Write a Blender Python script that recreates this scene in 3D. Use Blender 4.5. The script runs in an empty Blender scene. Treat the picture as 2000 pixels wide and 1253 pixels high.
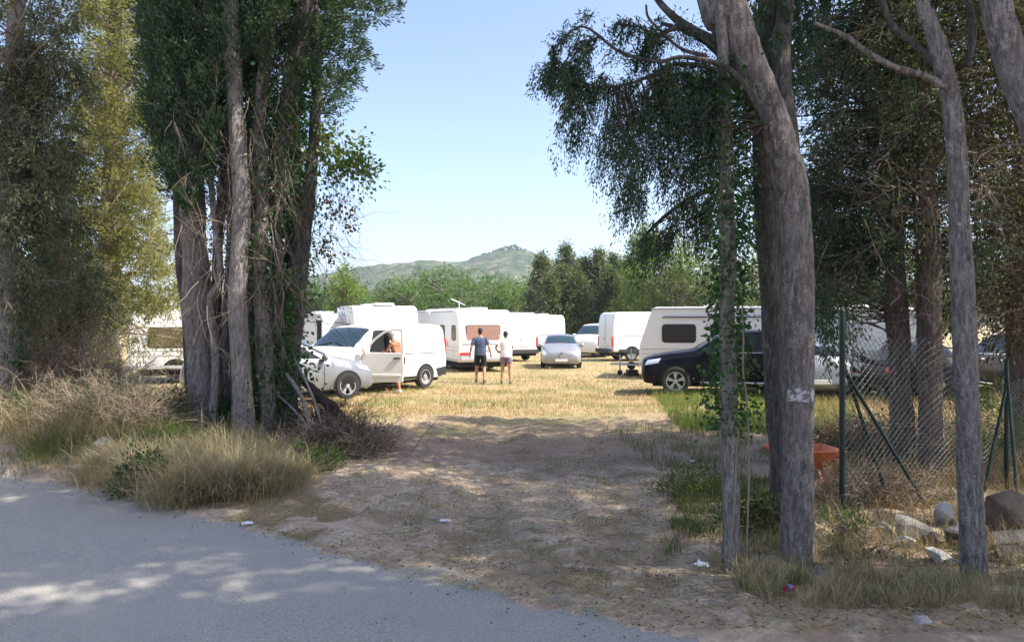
import bpy, bmesh, math, random
import numpy as np
from mathutils import Vector, Matrix, noise as mnoise
random.seed(7)
RNG = np.random.default_rng(11)
SC = bpy.context.scene
COL = SC.collection
PI = math.pi
F, CX, HY, CH = 1500.0, 1000.0, 630.0, 2.0      # focal length and horizon in photo pixels, eye height

def P(px, py, Y):                                # a point at distance Y seen at pixel px, py
    return ((px - CX) / F * Y, Y, CH - (py - HY) / F * Y)

# ------------------------------------------------------------------ objects
def tag(o, label=None, cat=None, group=None, kind=None):
    if label: o['label'] = label
    if cat: o['category'] = cat
    if group: o['group'] = group
    if kind: o['kind'] = kind
    return o

def empty(name, loc=(0, 0, 0), rz=0.0, **k):
    o = bpy.data.objects.new(name, None); COL.objects.link(o)
    o.empty_display_size = .2
    o.location = loc; o.rotation_euler = (0, 0, rz)
    return tag(o, **k)

def copy_tree(o, parent=None):
    c = o.copy(); COL.objects.link(c); c.parent = parent
    for ch in list(o.children): copy_tree(ch, c)
    return c

class MB:
    def __init__(s): s.v = []; s.f = []; s.m = []
    def add(s, v, f, m=0):
        n = len(s.v); s.v += [tuple(p) for p in v]; s.f += [tuple(i + n for i in q) for q in f]; s.m += [m] * len(f); return s
    def box(s, c, d, m=0, rz=0, rot=None):
        R = rot if rot is not None else Matrix.Rotation(rz, 3, 'Z')
        v = []
        for x in (-1, 1):
            for y in (-1, 1):
                for z in (-1, 1):
                    p = R @ Vector((x * d[0] / 2, y * d[1] / 2, z * d[2] / 2)); v.append((p.x + c[0], p.y + c[1], p.z + c[2]))
        return s.add(v, [(0, 1, 3, 2), (4, 6, 7, 5), (0, 4, 5, 1), (2, 3, 7, 6), (0, 2, 6, 4), (1, 5, 7, 3)], m)
    def tube(s, pts, rad, n=8, m=0, cap=True, rough=0.0, seed=0, sq=None):
        pts = [Vector(p) for p in pts]
        if not hasattr(rad, '__len__'): rad = [rad] * len(pts)
        v = []; up = Vector((0, 0, 1))
        t0 = (pts[1] - pts[0]).normalized()
        a = t0.cross(Vector((1, 0, 0)) if abs(t0.x) < .8 else Vector((0, 1, 0))).normalized()
        for i, p in enumerate(pts):
            t = (pts[min(i + 1, len(pts) - 1)] - pts[max(i - 1, 0)])
            t = t.normalized() if t.length > 1e-9 else t0
            a = (a - t * a.dot(t)).normalized(); b = t.cross(a)
            for k in range(n):
                an = 2 * PI * k / n; r = rad[i]
                if rough: 
                    q = p + (a * math.cos(an) + b * math.sin(an)) * r
                    r *= 1 + rough * mnoise.noise(Vector((q.x * 5 + seed, q.y * 5, q.z * 1.6))) + rough * .5 * mnoise.noise(Vector((q.x * 14, q.y * 14 + seed, q.z * 5))) + (rough * .42 * mnoise.noise(Vector((q.x * 42, q.y * 42 + seed, q.z * 9))) + rough * .2 * mnoise.noise(q * 60) if n > 30 else 0)
                v.append(p + (a * math.cos(an) + b * math.sin(an)) * r)
        f = []
        for i in range(len(pts) - 1):
            for k in range(n):
                k2 = (k + 1) % n
                f.append((i * n + k, i * n + k2, (i + 1) * n + k2, (i + 1) * n + k))
        if cap: f += [tuple(range(n))[::-1], tuple(range((len(pts) - 1) * n, len(pts) * n))]
        return s.add(v, f, m)
    def ell(s, c, r, n=14, m=0, rot=None):
        v = []; f = []; k = n // 2
        for i in range(k + 1):
            th = PI * i / k
            for j in range(n):
                ph = 2 * PI * j / n
                p = Vector((r[0] * math.sin(th) * math.cos(ph), r[1] * math.sin(th) * math.sin(ph), r[2] * math.cos(th)))
                if rot is not None: p = rot @ p
                v.append((p.x + c[0], p.y + c[1], p.z + c[2]))
        for i in range(k):
            for j in range(n):
                j2 = (j + 1) % n
                f.append((i * n + j, (i + 1) * n + j, (i + 1) * n + j2, i * n + j2))
        return s.add(v, f, m)
    def loft(s, secs, m=0, n=18):                # secs: (centre, a, b) ellipses in planes normal to z-ish, b along y
        v = []; f = []
        for c, a, b in secs:
            for k in range(n):
                an = 2 * PI * k / n
                ca, sa = math.cos(an), math.sin(an)
                ca = math.copysign(abs(ca) ** .85, ca); sa = math.copysign(abs(sa) ** .85, sa)
                v.append((c[0] + a * ca, c[1] + b * sa, c[2]))
        for i in range(len(secs) - 1):
            for k in range(n):
                k2 = (k + 1) % n; f.append((i * n + k, i * n + k2, (i + 1) * n + k2, (i + 1) * n + k))
        f += [tuple(range(n))[::-1], tuple(range((len(secs) - 1) * n, len(secs) * n))]
        return s.add(v, f, m)
    def prism(s, poly, y0, y1, m=0):             # polygon in xz, extruded along y
        n = len(poly)
        v = [(p[0], y0, p[1]) for p in poly] + [(p[0], y1, p[1]) for p in poly]
        f = [tuple(range(n)), tuple(range(2 * n - 1, n - 1, -1))]
        f += [(i, i + n, (i + 1) % n + n, (i + 1) % n) for i in range(n)]
        return s.add(v, f, m)
    def build(s, name, mats, parent=None, smooth=True, bevel=0, seg=2, ang=40, fix=True):
        me = bpy.data.meshes.new(name); me.from_pydata(s.v, [], s.f)
        if not isinstance(mats, (list, tuple)): mats = [mats]
        for x in mats: me.materials.append(x)
        if len(mats) > 1: me.polygons.foreach_set('material_index', s.m)
        if fix:
            bm = bmesh.new(); bm.from_mesh(me); bmesh.ops.recalc_face_normals(bm, faces=bm.faces); bm.to_mesh(me); bm.free()
        if smooth:
            me.polygons.foreach_set('use_smooth', [True] * len(me.polygons))
            try: me.set_sharp_from_angle(angle=math.radians(ang))
            except Exception: pass
        o = bpy.data.objects.new(name, me); COL.objects.link(o); o.parent = parent
        if bevel:
            b = o.modifiers.new('bevel', 'BEVEL'); b.width = bevel; b.segments = seg; b.limit_method = 'ANGLE'; b.angle_limit = math.radians(35)
            b.harden_normals = False
        return o

def rrect(x0, x1, z0, z1, r, n=4):
    p = []
    for cx, cz, a0 in ((x1 - r, z1 - r, 0), (x0 + r, z1 - r, 90), (x0 + r, z0 + r, 180), (x1 - r, z0 + r, 270)):
        for k in range(n + 1):
            a = math.radians(a0 + 90 * k / n); p.append((cx + r * math.cos(a), cz + r * math.sin(a)))
    return p

def np_mesh(name, V, Q, mat, parent=None, smooth=False):   # V (n,3), Q (m,k) indices, one face size
    me = bpy.data.meshes.new(name); V = np.ascontiguousarray(V, dtype=np.float32); Q = np.ascontiguousarray(Q, dtype=np.int32)
    me.vertices.add(len(V)); me.vertices.foreach_set('co', V.ravel())
    me.loops.add(Q.size); me.loops.foreach_set('vertex_index', Q.ravel())
    me.polygons.add(len(Q)); me.polygons.foreach_set('loop_start', np.arange(0, Q.size, Q.shape[1], dtype=np.int32))
    if smooth: me.polygons.foreach_set('use_smooth', np.ones(len(Q), dtype=bool))
    me.update(calc_edges=True)
    me.materials.append(mat)
    o = bpy.data.objects.new(name, me); COL.objects.link(o); o.parent = parent
    return o

def unit(a): return a / (np.linalg.norm(a, axis=1, keepdims=True) + 1e-9)

def leaf_geo(C, D, L, W):                        # rhombic leaves at C pointing along D
    n = len(C); D = unit(D)
    R = RNG.normal(size=(n, 3)); S = unit(np.cross(D, R))
    N = np.cross(D, S)
    L = np.broadcast_to(np.asarray(L, float).reshape(-1, 1), (n, 1)); W = np.broadcast_to(np.asarray(W, float).reshape(-1, 1), (n, 1))
    V = np.stack([C, C + D * L * .5 + S * W * .5 + N * W * .12, C + D * L, C + D * L * .5 - S * W * .5 + N * W * .12], axis=1).reshape(-1, 3)
    return V, np.arange(4 * n).reshape(n, 4)

def leaves(name, C, D, L, W, mat, parent=None):
    L = np.asarray(L) if hasattr(L, '__len__') else L * RNG.uniform(.6, 1.3, len(C))
    W = np.asarray(W) if hasattr(W, '__len__') else W * RNG.uniform(.6, 1.3, len(C))
    V, Q = leaf_geo(C, D, L, W)
    return np_mesh(name, V, Q, mat, parent)

def sprays(A, AD, per, T, L, W, jit=.6, droop=.3, side=.35):
    """leaflets set along short twigs that start at A and run along AD"""
    n = len(A); AD = unit(AD)
    t = RNG.uniform(0, 1, (n, per)) ** .8
    Tn = T * RNG.uniform(.5, 1.3, (n, 1))
    C = A[:, None, :] + AD[:, None, :] * (t * Tn)[:, :, None]
    C[:, :, 2] -= droop * (t ** 2) * Tn
    fan = RNG.normal(size=(n, per, 3)); lat = fan * side * (Tn[:, :, None]) * (np.sin(t * 2.6)[:, :, None] * .8 + .12) * .5
    C = C + lat
    D = AD[:, None, :] + lat * (1.6 / max(T, 1e-3)) + RNG.normal(size=(n, per, 3)) * jit * .5
    D[:, :, 2] -= droop * t
    C = C.reshape(-1, 3); D = D.reshape(-1, 3); m = len(C)
    return C, D, L * RNG.uniform(.6, 1.35, m), W * RNG.uniform(.6, 1.35, m)

def in_poly(x, y, poly):
    ins = np.zeros(len(x), bool); n = len(poly)
    for i in range(n):
        x1, y1 = poly[i]; x2, y2 = poly[(i + 1) % n]
        c = ((y1 > y) != (y2 > y)) & (x < (x2 - x1) * (y - y1) / (y2 - y1 + 1e-9) + x1); ins ^= c
    return ins

def region(poly, Y0, Y1, n):                     # points through a volume that fills the outline at its distance
    xs = [p[0] for p in poly]; ys = [p[1] for p in poly]; out = []
    k = 0
    while k < n:
        x = RNG.uniform(min(xs), max(xs), n * 2); y = RNG.uniform(min(ys), max(ys), n * 2)
        i = in_poly(x, y, poly); x = x[i]; y = y[i]; Y = RNG.uniform(Y0, Y1, len(x))
        out.append(np.stack([(x - CX) / F * Y, Y, CH - (y - HY) / F * Y], 1)); k += len(x)
    return np.concatenate(out)[:n]

def clumpy(A, scale, thr, seed=0.0):             # drop the points that fall in the gaps of a noise field
    keep = [mnoise.noise(Vector((p[0] / scale + seed, p[1] / scale, p[2] / scale))) > thr for p in A]
    return A[np.array(keep)]

def blades(name, B, H, W, lean, mat, parent=None, wind=(0, 0), curl=.5):
    n = len(B); H = H * RNG.uniform(.45, 1.25, n)
    an = RNG.uniform(0, 2 * PI, n); ld = np.stack([np.cos(an), np.sin(an)], 1) * RNG.uniform(.2, 1, (n, 1)) * lean + np.array(wind)
    s = np.stack([-np.sin(an + RNG.normal(size=n) * .6), np.cos(an + RNG.normal(size=n) * .6), np.zeros(n)], 1)
    Wn = (W * RNG.uniform(.6, 1.3, n))[:, None]
    def pt(t):
        q = B.copy(); q[:, :2] += ld * (H * (t ** 1.7))[:, None]; q[:, 2] += H * (t - curl * .5 * t * t * np.minimum(1.4, np.linalg.norm(ld, axis=1))); return q
    p0, p1, p2, p3 = B, pt(.4), pt(.75), pt(1.)
    V = np.stack([p0 - s * Wn, p0 + s * Wn, p1 - s * Wn * .8, p1 + s * Wn * .8, p2 - s * Wn * .5, p2 + s * Wn * .5, p3 - s * Wn * .08, p3 + s * Wn * .08], 1).reshape(-1, 3)
    b = np.arange(n)[:, None] * 8
    Q = np.concatenate([b + np.array([[0, 1, 3, 2]]), b + np.array([[2, 3, 5, 4]]), b + np.array([[4, 5, 7, 6]])])
    return np_mesh(name, V, Q, mat, parent)

# ------------------------------------------------------------------ materials
def nodes(name):
    m = bpy.data.materials.new(name); m.use_nodes = True
    nt = m.node_tree; nt.nodes.clear(); out = nt.nodes.new('ShaderNodeOutputMaterial')
    return m, nt, out
def N(nt, t, **k):
    n = nt.nodes.new(t)
    for a, b in k.items():
        if a.startswith('i_'): n.inputs[a[2:].replace('_', ' ')].default_value = b
        else: setattr(n, a, b)
    return n
def ramp(nt, fac, stops):
    r = nt.nodes.new('ShaderNodeValToRGB'); el = r.color_ramp.elements
    while len(el) < len(stops): el.new(.5)
    for e, (p, c) in zip(el, stops): e.position = p; e.color = (c[0], c[1], c[2], 1) if hasattr(c, '__len__') else (c, c, c, 1)
    nt.links.new(fac, r.inputs[0]); return r.outputs[0]
def tex(nt, scale, detail=4, rough=.6, vec=None, dim='OBJ', stretch=None, out='Fac'):
    co = nt.nodes.new('ShaderNodeTexCoord').outputs['Object'] if vec is None else vec
    if stretch:
        mp = nt.nodes.new('ShaderNodeMapping'); mp.inputs['Scale'].default_value = stretch; nt.links.new(co, mp.inputs[0]); co = mp.outputs[0]
    n = nt.nodes.new('ShaderNodeTexNoise'); n.inputs['Scale'].default_value = scale; n.inputs['Detail'].default_value = detail; n.inputs['Roughness'].default_value = rough
    nt.links.new(co, n.inputs['Vector']); return n.outputs[out]
def mixc(nt, fac, a, b, mode='MIX'):
    m = nt.nodes.new('ShaderNodeMix'); m.data_type = 'RGBA'; m.blend_type = mode
    for s, v in ((0, fac), (6, a), (7, b)):
        if hasattr(v, 'links'): nt.links.new(v, m.inputs[s])
        elif s == 0: m.inputs[0].default_value = v
        else: m.inputs[s].default_value = (v[0], v[1], v[2], 1)
    return m.outputs[2]
def math_(nt, op, a, b=0.0, clamp=False):
    m = nt.nodes.new('ShaderNodeMath'); m.operation = op; m.use_clamp = clamp
    for i, v in ((0, a), (1, b)):
        if hasattr(v, 'links'): nt.links.new(v, m.inputs[i])
        else: m.inputs[i].default_value = v
    return m.outputs[0]
def bump(nt, h, st, dist=.02):
    b = nt.nodes.new('ShaderNodeBump'); b.inputs['Strength'].default_value = st; b.inputs['Distance'].default_value = dist
    nt.links.new(h, b.inputs['Height']); return b.outputs[0]
def bsdf(nt, out, col, rough=.8, metal=0, nrm=None, **k):
    b = nt.nodes.new('ShaderNodeBsdfPrincipled')
    if hasattr(col, 'links'): nt.links.new(col, b.inputs['Base Color'])
    else: b.inputs['Base Color'].default_value = (*col, 1)
    if hasattr(rough, 'links'): nt.links.new(rough, b.inputs['Roughness'])
    else: b.inputs['Roughness'].default_value = rough
    b.inputs['Metallic'].default_value = metal
    if nrm is not None: nt.links.new(nrm, b.inputs['Normal'])
    for a, v in k.items(): b.inputs[a.replace('_', ' ')].default_value = v
    nt.links.new(b.outputs[0], out.inputs[0]); return b

def plain(name, col, rough=.6, metal=0, var=.12, scale=6, coat=0, bmp=0, dirt=0):
    m, nt, out = nodes(name)
    f = tex(nt, scale, 5)
    c = mixc(nt, f, [x * (1 - var) for x in col], [min(1, x * (1 + var)) for x in col])
    if dirt:
        z = nt.nodes.new('ShaderNodeSeparateXYZ'); nt.links.new(nt.nodes.new('ShaderNodeTexCoord').outputs['Object'], z.inputs[0])
        g = math_(nt, 'SUBTRACT', .75, z.outputs[2]); g = math_(nt, 'MULTIPLY', g, tex(nt, 3, 6), True); g = math_(nt, 'MULTIPLY', g, dirt, True)
        c = mixc(nt, g, c, (.3, .24, .17))
    r = ramp(nt, tex(nt, scale * 2, 4), [(.3, max(0, rough - .06)), (.7, min(1, rough + .08))])
    b = bsdf(nt, out, c, r, metal, bump(nt, tex(nt, scale * 8, 3), bmp) if bmp else None)
    if coat: b.inputs['Coat Weight'].default_value = coat; b.inputs['Coat Roughness'].default_value = .05
    return m

def leafmat(name, cols, trans=.35, tcol=None, rough=.6):
    """cols: ramp colours picked per leaf; a patch noise moves whole clumps along the ramp"""
    m, nt, out = nodes(name)
    g = nt.nodes.new('ShaderNodeNewGeometry')
    f = math_(nt, 'MULTIPLY', g.outputs['Random Per Island'], .55)
    f = math_(nt, 'ADD', f, math_(nt, 'MULTIPLY', tex(nt, 1.1, 3, vec=g.outputs['Position']), .75)); f = math_(nt, 'SUBTRACT', f, .15, True)
    k = len(cols) - 1
    c = ramp(nt, f, [(i / k, cc) for i, cc in enumerate(cols)])
    b = bsdf(nt, out, c, rough); b.inputs['Specular IOR Level'].default_value = .3
    t = nt.nodes.new('ShaderNodeBsdfTranslucent')
    nt.links.new(mixc(nt, 1.0, c, tcol or (1.6, 1.7, .7), 'MULTIPLY'), t.inputs[0])
    mx = nt.nodes.new('ShaderNodeMixShader'); mx.inputs[0].default_value = trans
    nt.links.new(b.outputs[0], mx.inputs[1]); nt.links.new(t.outputs[0], mx.inputs[2]); nt.links.new(mx.outputs[0], out.inputs[0])
    return m

def barkmat(name, c1, c2, lichen=.2, bstr=1.):
    m, nt, out = nodes(name)
    pos = nt.nodes.new('ShaderNodeNewGeometry').outputs['Position']
    st = tex(nt, 1, 9, .72, vec=pos, stretch=(30, 30, 7))
    big = tex(nt, 3.5, 5, vec=pos)
    c = ramp(nt, st, [(.40, [x * .22 for x in c1]), (.465, [x * .7 for x in c1]), (.52, c1), (.60, c2)])
    bl_ = tex(nt, 20, 4, .7, vec=pos, stretch=(1, 1, .55)); c = mixc(nt, ramp(nt, bl_, [(.40, .8), (.47, 0.)]), c, [x * .3 for x in c1])
    fine = tex(nt, 60, 5, .75, vec=pos); c = mixc(nt, ramp(nt, fine, [(.43, .7), (.50, 0.)]), c, [x * .35 for x in c1])
    c = mixc(nt, ramp(nt, big, [(.35, 0.), (.65, .55)]), c, [x * .72 for x in c1])
    sp = tex(nt, 13, 3, vec=pos)
    c = mixc(nt, ramp(nt, sp, [(.66, 0.), (.72, lichen)]), c, (.5, .5, .46))
    kn = N(nt, 'ShaderNodeTexVoronoi'); kn.inputs['Scale'].default_value = 4.2; nt.links.new(pos, kn.inputs['Vector'])
    kf = math_(nt, 'MULTIPLY', ramp(nt, kn.outputs['Distance'], [(.05, .8), (.13, 0.)]), ramp(nt, tex(nt, 2.1, 2, vec=pos), [(.5, 0.), (.56, 1.)]))
    c = mixc(nt, kf, c, (.04, .036, .032))
    h = math_(nt, 'ADD', math_(nt, 'MULTIPLY', st, 1.3), math_(nt, 'MULTIPLY', fine, .5))
    bsdf(nt, out, c, .9, 0, bump(nt, h, bstr, .06))
    return m

M = {}
M['white'] = plain('white_paint', (.80, .80, .79), .32, var=.03, coat=.3, dirt=.5)
M['caravan'] = plain('caravan_skin', (.78, .78, .77), .45, var=.04, scale=2, dirt=.35)
M['caravan_grey'] = plain('caravan_trim_grey', (.42, .43, .45), .5, var=.06)
M['silver'] = plain('silver_paint', (.22, .235, .26), .35, .3, var=.05, coat=.5, dirt=.4)
M['lightsilver'] = plain('pale_silver_paint', (.30, .31, .34), .35, .3, var=.05, coat=.5, dirt=.3)
M['black'] = plain('black_paint', (.003, .004, .007), .35, 0, var=.1, coat=.12, dirt=.0)
M['darkpaint'] = plain('dark_blue_grey_paint', (.03, .035, .05), .25, var=.1, coat=.6)
M['plastic'] = plain('black_plastic', (.025, .025, .027), .6, var=.2)
M['rubber'] = plain('tyre_rubber', (.03, .029, .028), .85, var=.3, scale=20)
M['alloy'] = plain('wheel_alloy', (.55, .56, .58), .35, .7, var=.08)
M['steel'] = plain('steel_wheel', (.42, .42, .43), .45, .4, var=.1)
M['chrome'] = plain('chrome_trim', (.7, .7, .72), .15, .95, var=.04)
M['interior'] = plain('dark_interior', (.012, .012, .014), .9, var=.2)
M['red'] = plain('red_lamp', (.55, .02, .02), .25, var=.1, coat=.5)
M['amber'] = plain('amber_lamp', (.6, .22, .02), .3, var=.1)
M['lamp'] = plain('headlamp_glass', (.55, .58, .62), .12, .3, var=.15, coat=.6)
M['plate'] = plain('number_plate', (.75, .75, .72), .5, var=.03)
M['roofgrey'] = plain('roof_plastic', (.70, .71, .72), .5, var=.05)
M['redstripe'] = plain('red_stripe', (.55, .03, .05), .4, var=.05)
M['green_post'] = plain('green_painted_steel', (.003, .022, .018), .5, var=.25, scale=14)
M['wire'] = plain('chain_link_wire', (.16, .19, .18), .5, .3, var=.1)
M['orange'] = plain('orange_enamel', (.58, .17, .07), .65, var=.15, scale=5)
M['rust'] = plain('pale_orange_leg', (.55, .26, .13), .6, var=.2)
M['skin_a'] = plain('skin_tan', (.42, .22, .14), .5, var=.08)
M['skin_b'] = plain('skin_sunburnt', (.50, .20, .10), .5, var=.08)
M['hair'] = plain('dark_hair', (.02, .015, .013), .6, var=.3, scale=60, bmp=.5)
M['hair_grey'] = plain('grey_hair', (.5, .48, .47), .7, var=.2, scale=60, bmp=.5)
M['navy'] = plain('navy_cotton', (.075, .10, .17), .9, var=.15, scale=25, bmp=.3)
M['blackcloth'] = plain('black_cotton', (.012, .013, .018), .9, var=.3, scale=25)
M['whitecloth'] = plain('white_cotton', (.78, .74, .76), .9, var=.05, scale=25, bmp=.2)
M['purplecloth'] = plain('patterned_shorts', (.20, .15, .22), .9, var=.7, scale=30)
M['shoe'] = plain('shoe_grey', (.12, .12, .12), .8, var=.3)
M['shoe_w'] = plain('shoe_white', (.7, .7, .68), .7, var=.1)
M['paper'] = plain('crumpled_paper', (.75, .75, .76), .8, var=.08, scale=20, bmp=.4)
M['canred'] = plain('can_red', (.55, .03, .06), .35, .3, var=.1)
M['canblue'] = plain('can_blue', (.12, .22, .5), .35, .3, var=.1)
def glassmat(name, col, alpha_mix=0.0, rough=.04):
    m, nt, out = nodes(name)
    b = bsdf(nt, out, mixc(nt, tex(nt, 1.5, 3), [x * .7 for x in col], [x * 1.3 for x in col]), rough)
    b.inputs['IOR'].default_value = 1.5; b.inputs['Coat Weight'].default_value = .4
    if alpha_mix:
        t = nt.nodes.new('ShaderNodeBsdfTransparent'); t.inputs[0].default_value = (.92, .95, .94, 1)
        mx = nt.nodes.new('ShaderNodeMixShader'); mx.inputs[0].default_value = alpha_mix
        nt.links.new(b.outputs[0], mx.inputs[1]); nt.links.new(t.outputs[0], mx.inputs[2]); nt.links.new(mx.outputs[0], out.inputs[0])
    return m
M['black'].node_tree.nodes['Principled BSDF'].inputs['Specular IOR Level'].default_value = .15
M['glass'] = glassmat('tinted_glass', (.008, .010, .014), rough=.12)
b_ = M['glass'].node_tree.nodes['Principled BSDF']; b_.inputs['Coat Weight'].default_value = 0; b_.inputs['Specular IOR Level'].default_value = .3
M['windscreen'] = glassmat('windscreen_glass', (.022, .042, .055))
M['acryl'] = glassmat('brown_acrylic_glass', (.10, .07, .055), rough=.1)
M['pink_reflection'] = glassmat('pinkish_reflection_window', (.34, .20, .16), rough=.2)  # pinkish reflection put into the colour of the pane
M['clearglass'] = glassmat('clear_glass', (.02, .03, .03), .85)
# ------------------------------------------------------------------ camera, sun, sky, air
cam = bpy.data.cameras.new('camera'); cam.lens = 27; cam.sensor_width = 36; cam.clip_end = 6000; cam.clip_start = .05
cam.shift_y = 3.5 / 2000
co = bpy.data.objects.new('camera', cam); COL.objects.link(co); co.location = (0, 0, CH); co.rotation_euler = (PI / 2, 0, 0)
SC.camera = co
SUN_AZ = math.atan2(.95, -.25); SUN_EL = math.radians(50)      # azimuth from +Y towards +X
sd = Vector((math.sin(SUN_AZ) * math.cos(SUN_EL), math.cos(SUN_AZ) * math.cos(SUN_EL), math.sin(SUN_EL)))
sl = bpy.data.lights.new('sun', 'SUN'); sl.energy = 2.7; sl.angle = math.radians(.53); sl.color = (1, .93, .82)
so = bpy.data.objects.new('sun', sl); COL.objects.link(so); so.rotation_euler = sd.to_track_quat('Z', 'Y').to_euler(); so.location = (20, -8, 30)
w = bpy.data.worlds.new('World'); SC.world = w; w.use_nodes = True
nt = w.node_tree; bg = nt.nodes['Background']
sky = nt.nodes.new('ShaderNodeTexSky'); sky.sky_type = 'NISHITA'; sky.sun_disc = False
sky.sun_elevation = SUN_EL; sky.sun_rotation = SUN_AZ; sky.air_density = .8; sky.dust_density = 1.6; sky.ozone_density = 4; sky.altitude = 50
tint = nt.nodes.new('ShaderNodeMix'); tint.data_type = 'RGBA'; tint.blend_type = 'MULTIPLY'; tint.inputs[0].default_value = 1; tint.inputs[7].default_value = (.80, .70, .63, 1)   # white balance of the sky
nt.links.new(sky.outputs[0], tint.inputs[6]); nt.links.new(tint.outputs[2], bg.inputs[0]); bg.inputs[1].default_value = .15
SC.view_settings.view_transform = 'Standard'; SC.view_settings.look = 'None'; SC.view_settings.exposure = 1.86; SC.view_settings.gamma = 1
SC.cycles.max_bounces = 8; SC.cycles.diffuse_bounces = 4; SC.cycles.transmission_bounces = 4; SC.cycles.transparent_max_bounces = 12; SC.cycles.volume_bounces = 0
SC.cycles.caustics_reflective = False; SC.cycles.caustics_refractive = False
SC.cycles.use_denoising = True; SC.cycles.sample_clamp_indirect = 6

# ------------------------------------------------------------------ terrain
EDGE = np.array([(-90., 70.), (-34, 31), (-13, 14.6), (-6.67, 10.), (-4.22, 8.45), (-2.38, 7.14), (-.78, 5.88), (0, 5.3), (.9, 4.8), (3, 3.2), (8, -1), (22, -14), (70, -60)])
def edge_dist(x, y):                             # signed distance to the kerbless road edge, + on the field side
    best = np.full(np.shape(x), 1e9); sg = np.ones(np.shape(x))
    for (ax, ay), (bx, by) in zip(EDGE[:-1], EDGE[1:]):
        dx, dy = bx - ax, by - ay; t = np.clip(((x - ax) * dx + (y - ay) * dy) / (dx * dx + dy * dy), 0, 1)
        ex, ey = x - ax - t * dx, y - ay - t * dy; d = np.hypot(ex, ey); c = dx * ey - dy * ex
        u = d < best; best = np.where(u, d, best); sg = np.where(u, np.sign(c), sg)
    return best * sg
def ss(t): t = np.clip(t, 0, 1); return t * t * (3 - 2 * t)
def gh(x, y):
    x = np.asarray(x, float); y = np.asarray(y, float); d = edge_dist(x, y)
    z = .03 * ss(d / .5) + .045 * np.sin(x * .9 + .4 * y) * np.sin(y * .7 - .3 * x) * ss(d / 3) * ss((60 - y) / 30)
    z += .5 * ss((-x - 3.2 - .0 * y) / 3.2) * ss((y - 9.3) / 2.5) * (1 - ss((y - 15.5) / 4))      # bank under the left trees
    z += .03 * ss((x - 2.0) / 1.2) * ss(d / 1.6) * (1 - ss((y - 11) / 5))                           # bank by the fence
    z += .12 * np.exp(-(((x + 1.9) / .9) ** 2 + ((y - 9.5) / 1.2) ** 2))
    # wheel ruts along the entrance
    cx = .45 + .035 * (y - 8)
    for o in (-.8, .8): z -= .035 * np.exp(-((x - cx - o) / .2) ** 2) * ss(d / 1.5) * ss((24 - y) / 6)
    return z
def lerp_axis(segs):
    a = [np.arange(s, e, st) for s, e, st in segs]; return np.concatenate(a + [[segs[-1][1]]])
gx = lerp_axis([(-1500, -300, 120), (-300, -60, 24), (-60, -15, 3), (-15, -8, .4), (-8, 8, .085), (8, 15, .4), (15, 60, 3), (60, 300, 24), (300, 1500, 120)])
gy = lerp_axis([(-400, -60, 40), (-60, -6, 4), (-6, 3, .5), (3, 16, .075), (16, 30, .3), (30, 70, 1.5), (70, 300, 15), (300, 2400, 150)])
X, Y = np.meshgrid(gx, gy)
Z = gh(X, Y); D = edge_dist(X, Y)
near = (np.abs(X) < 9) & (Y > 2.5) & (Y < 20)
zz = Z.ravel().copy(); xr, yr, nr, dr = X.ravel(), Y.ravel(), near.ravel(), D.ravel()
for i in np.nonzero(nr)[0]:
    v = Vector((xr[i], yr[i], 0)); a = min(1, max(0, dr[i] / .4 + .3))
    zz[i] += a * (.045 * mnoise.noise(v * 1.7) + .034 * mnoise.noise(v * 4.5) + .015 * mnoise.noise(v * 11) + .010 * mnoise.noise(v * 24))
rg = 0.5 * np.array([mnoise.noise(Vector((xr[i] * 2.2, yr[i] * 2.2, 3.))) if nr[i] else 0 for i in range(len(xr))])
zz = np.where(dr < .08 + rg * .35, np.minimum(zz, .0) - .06, zz)
ny, nx = X.shape
idx = np.arange(nx * ny).reshape(ny, nx)
Q = np.stack([idx[:-1, :-1], idx[:-1, 1:], idx[1:, 1:], idx[1:, :-1]], -1).reshape(-1, 4)

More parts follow.
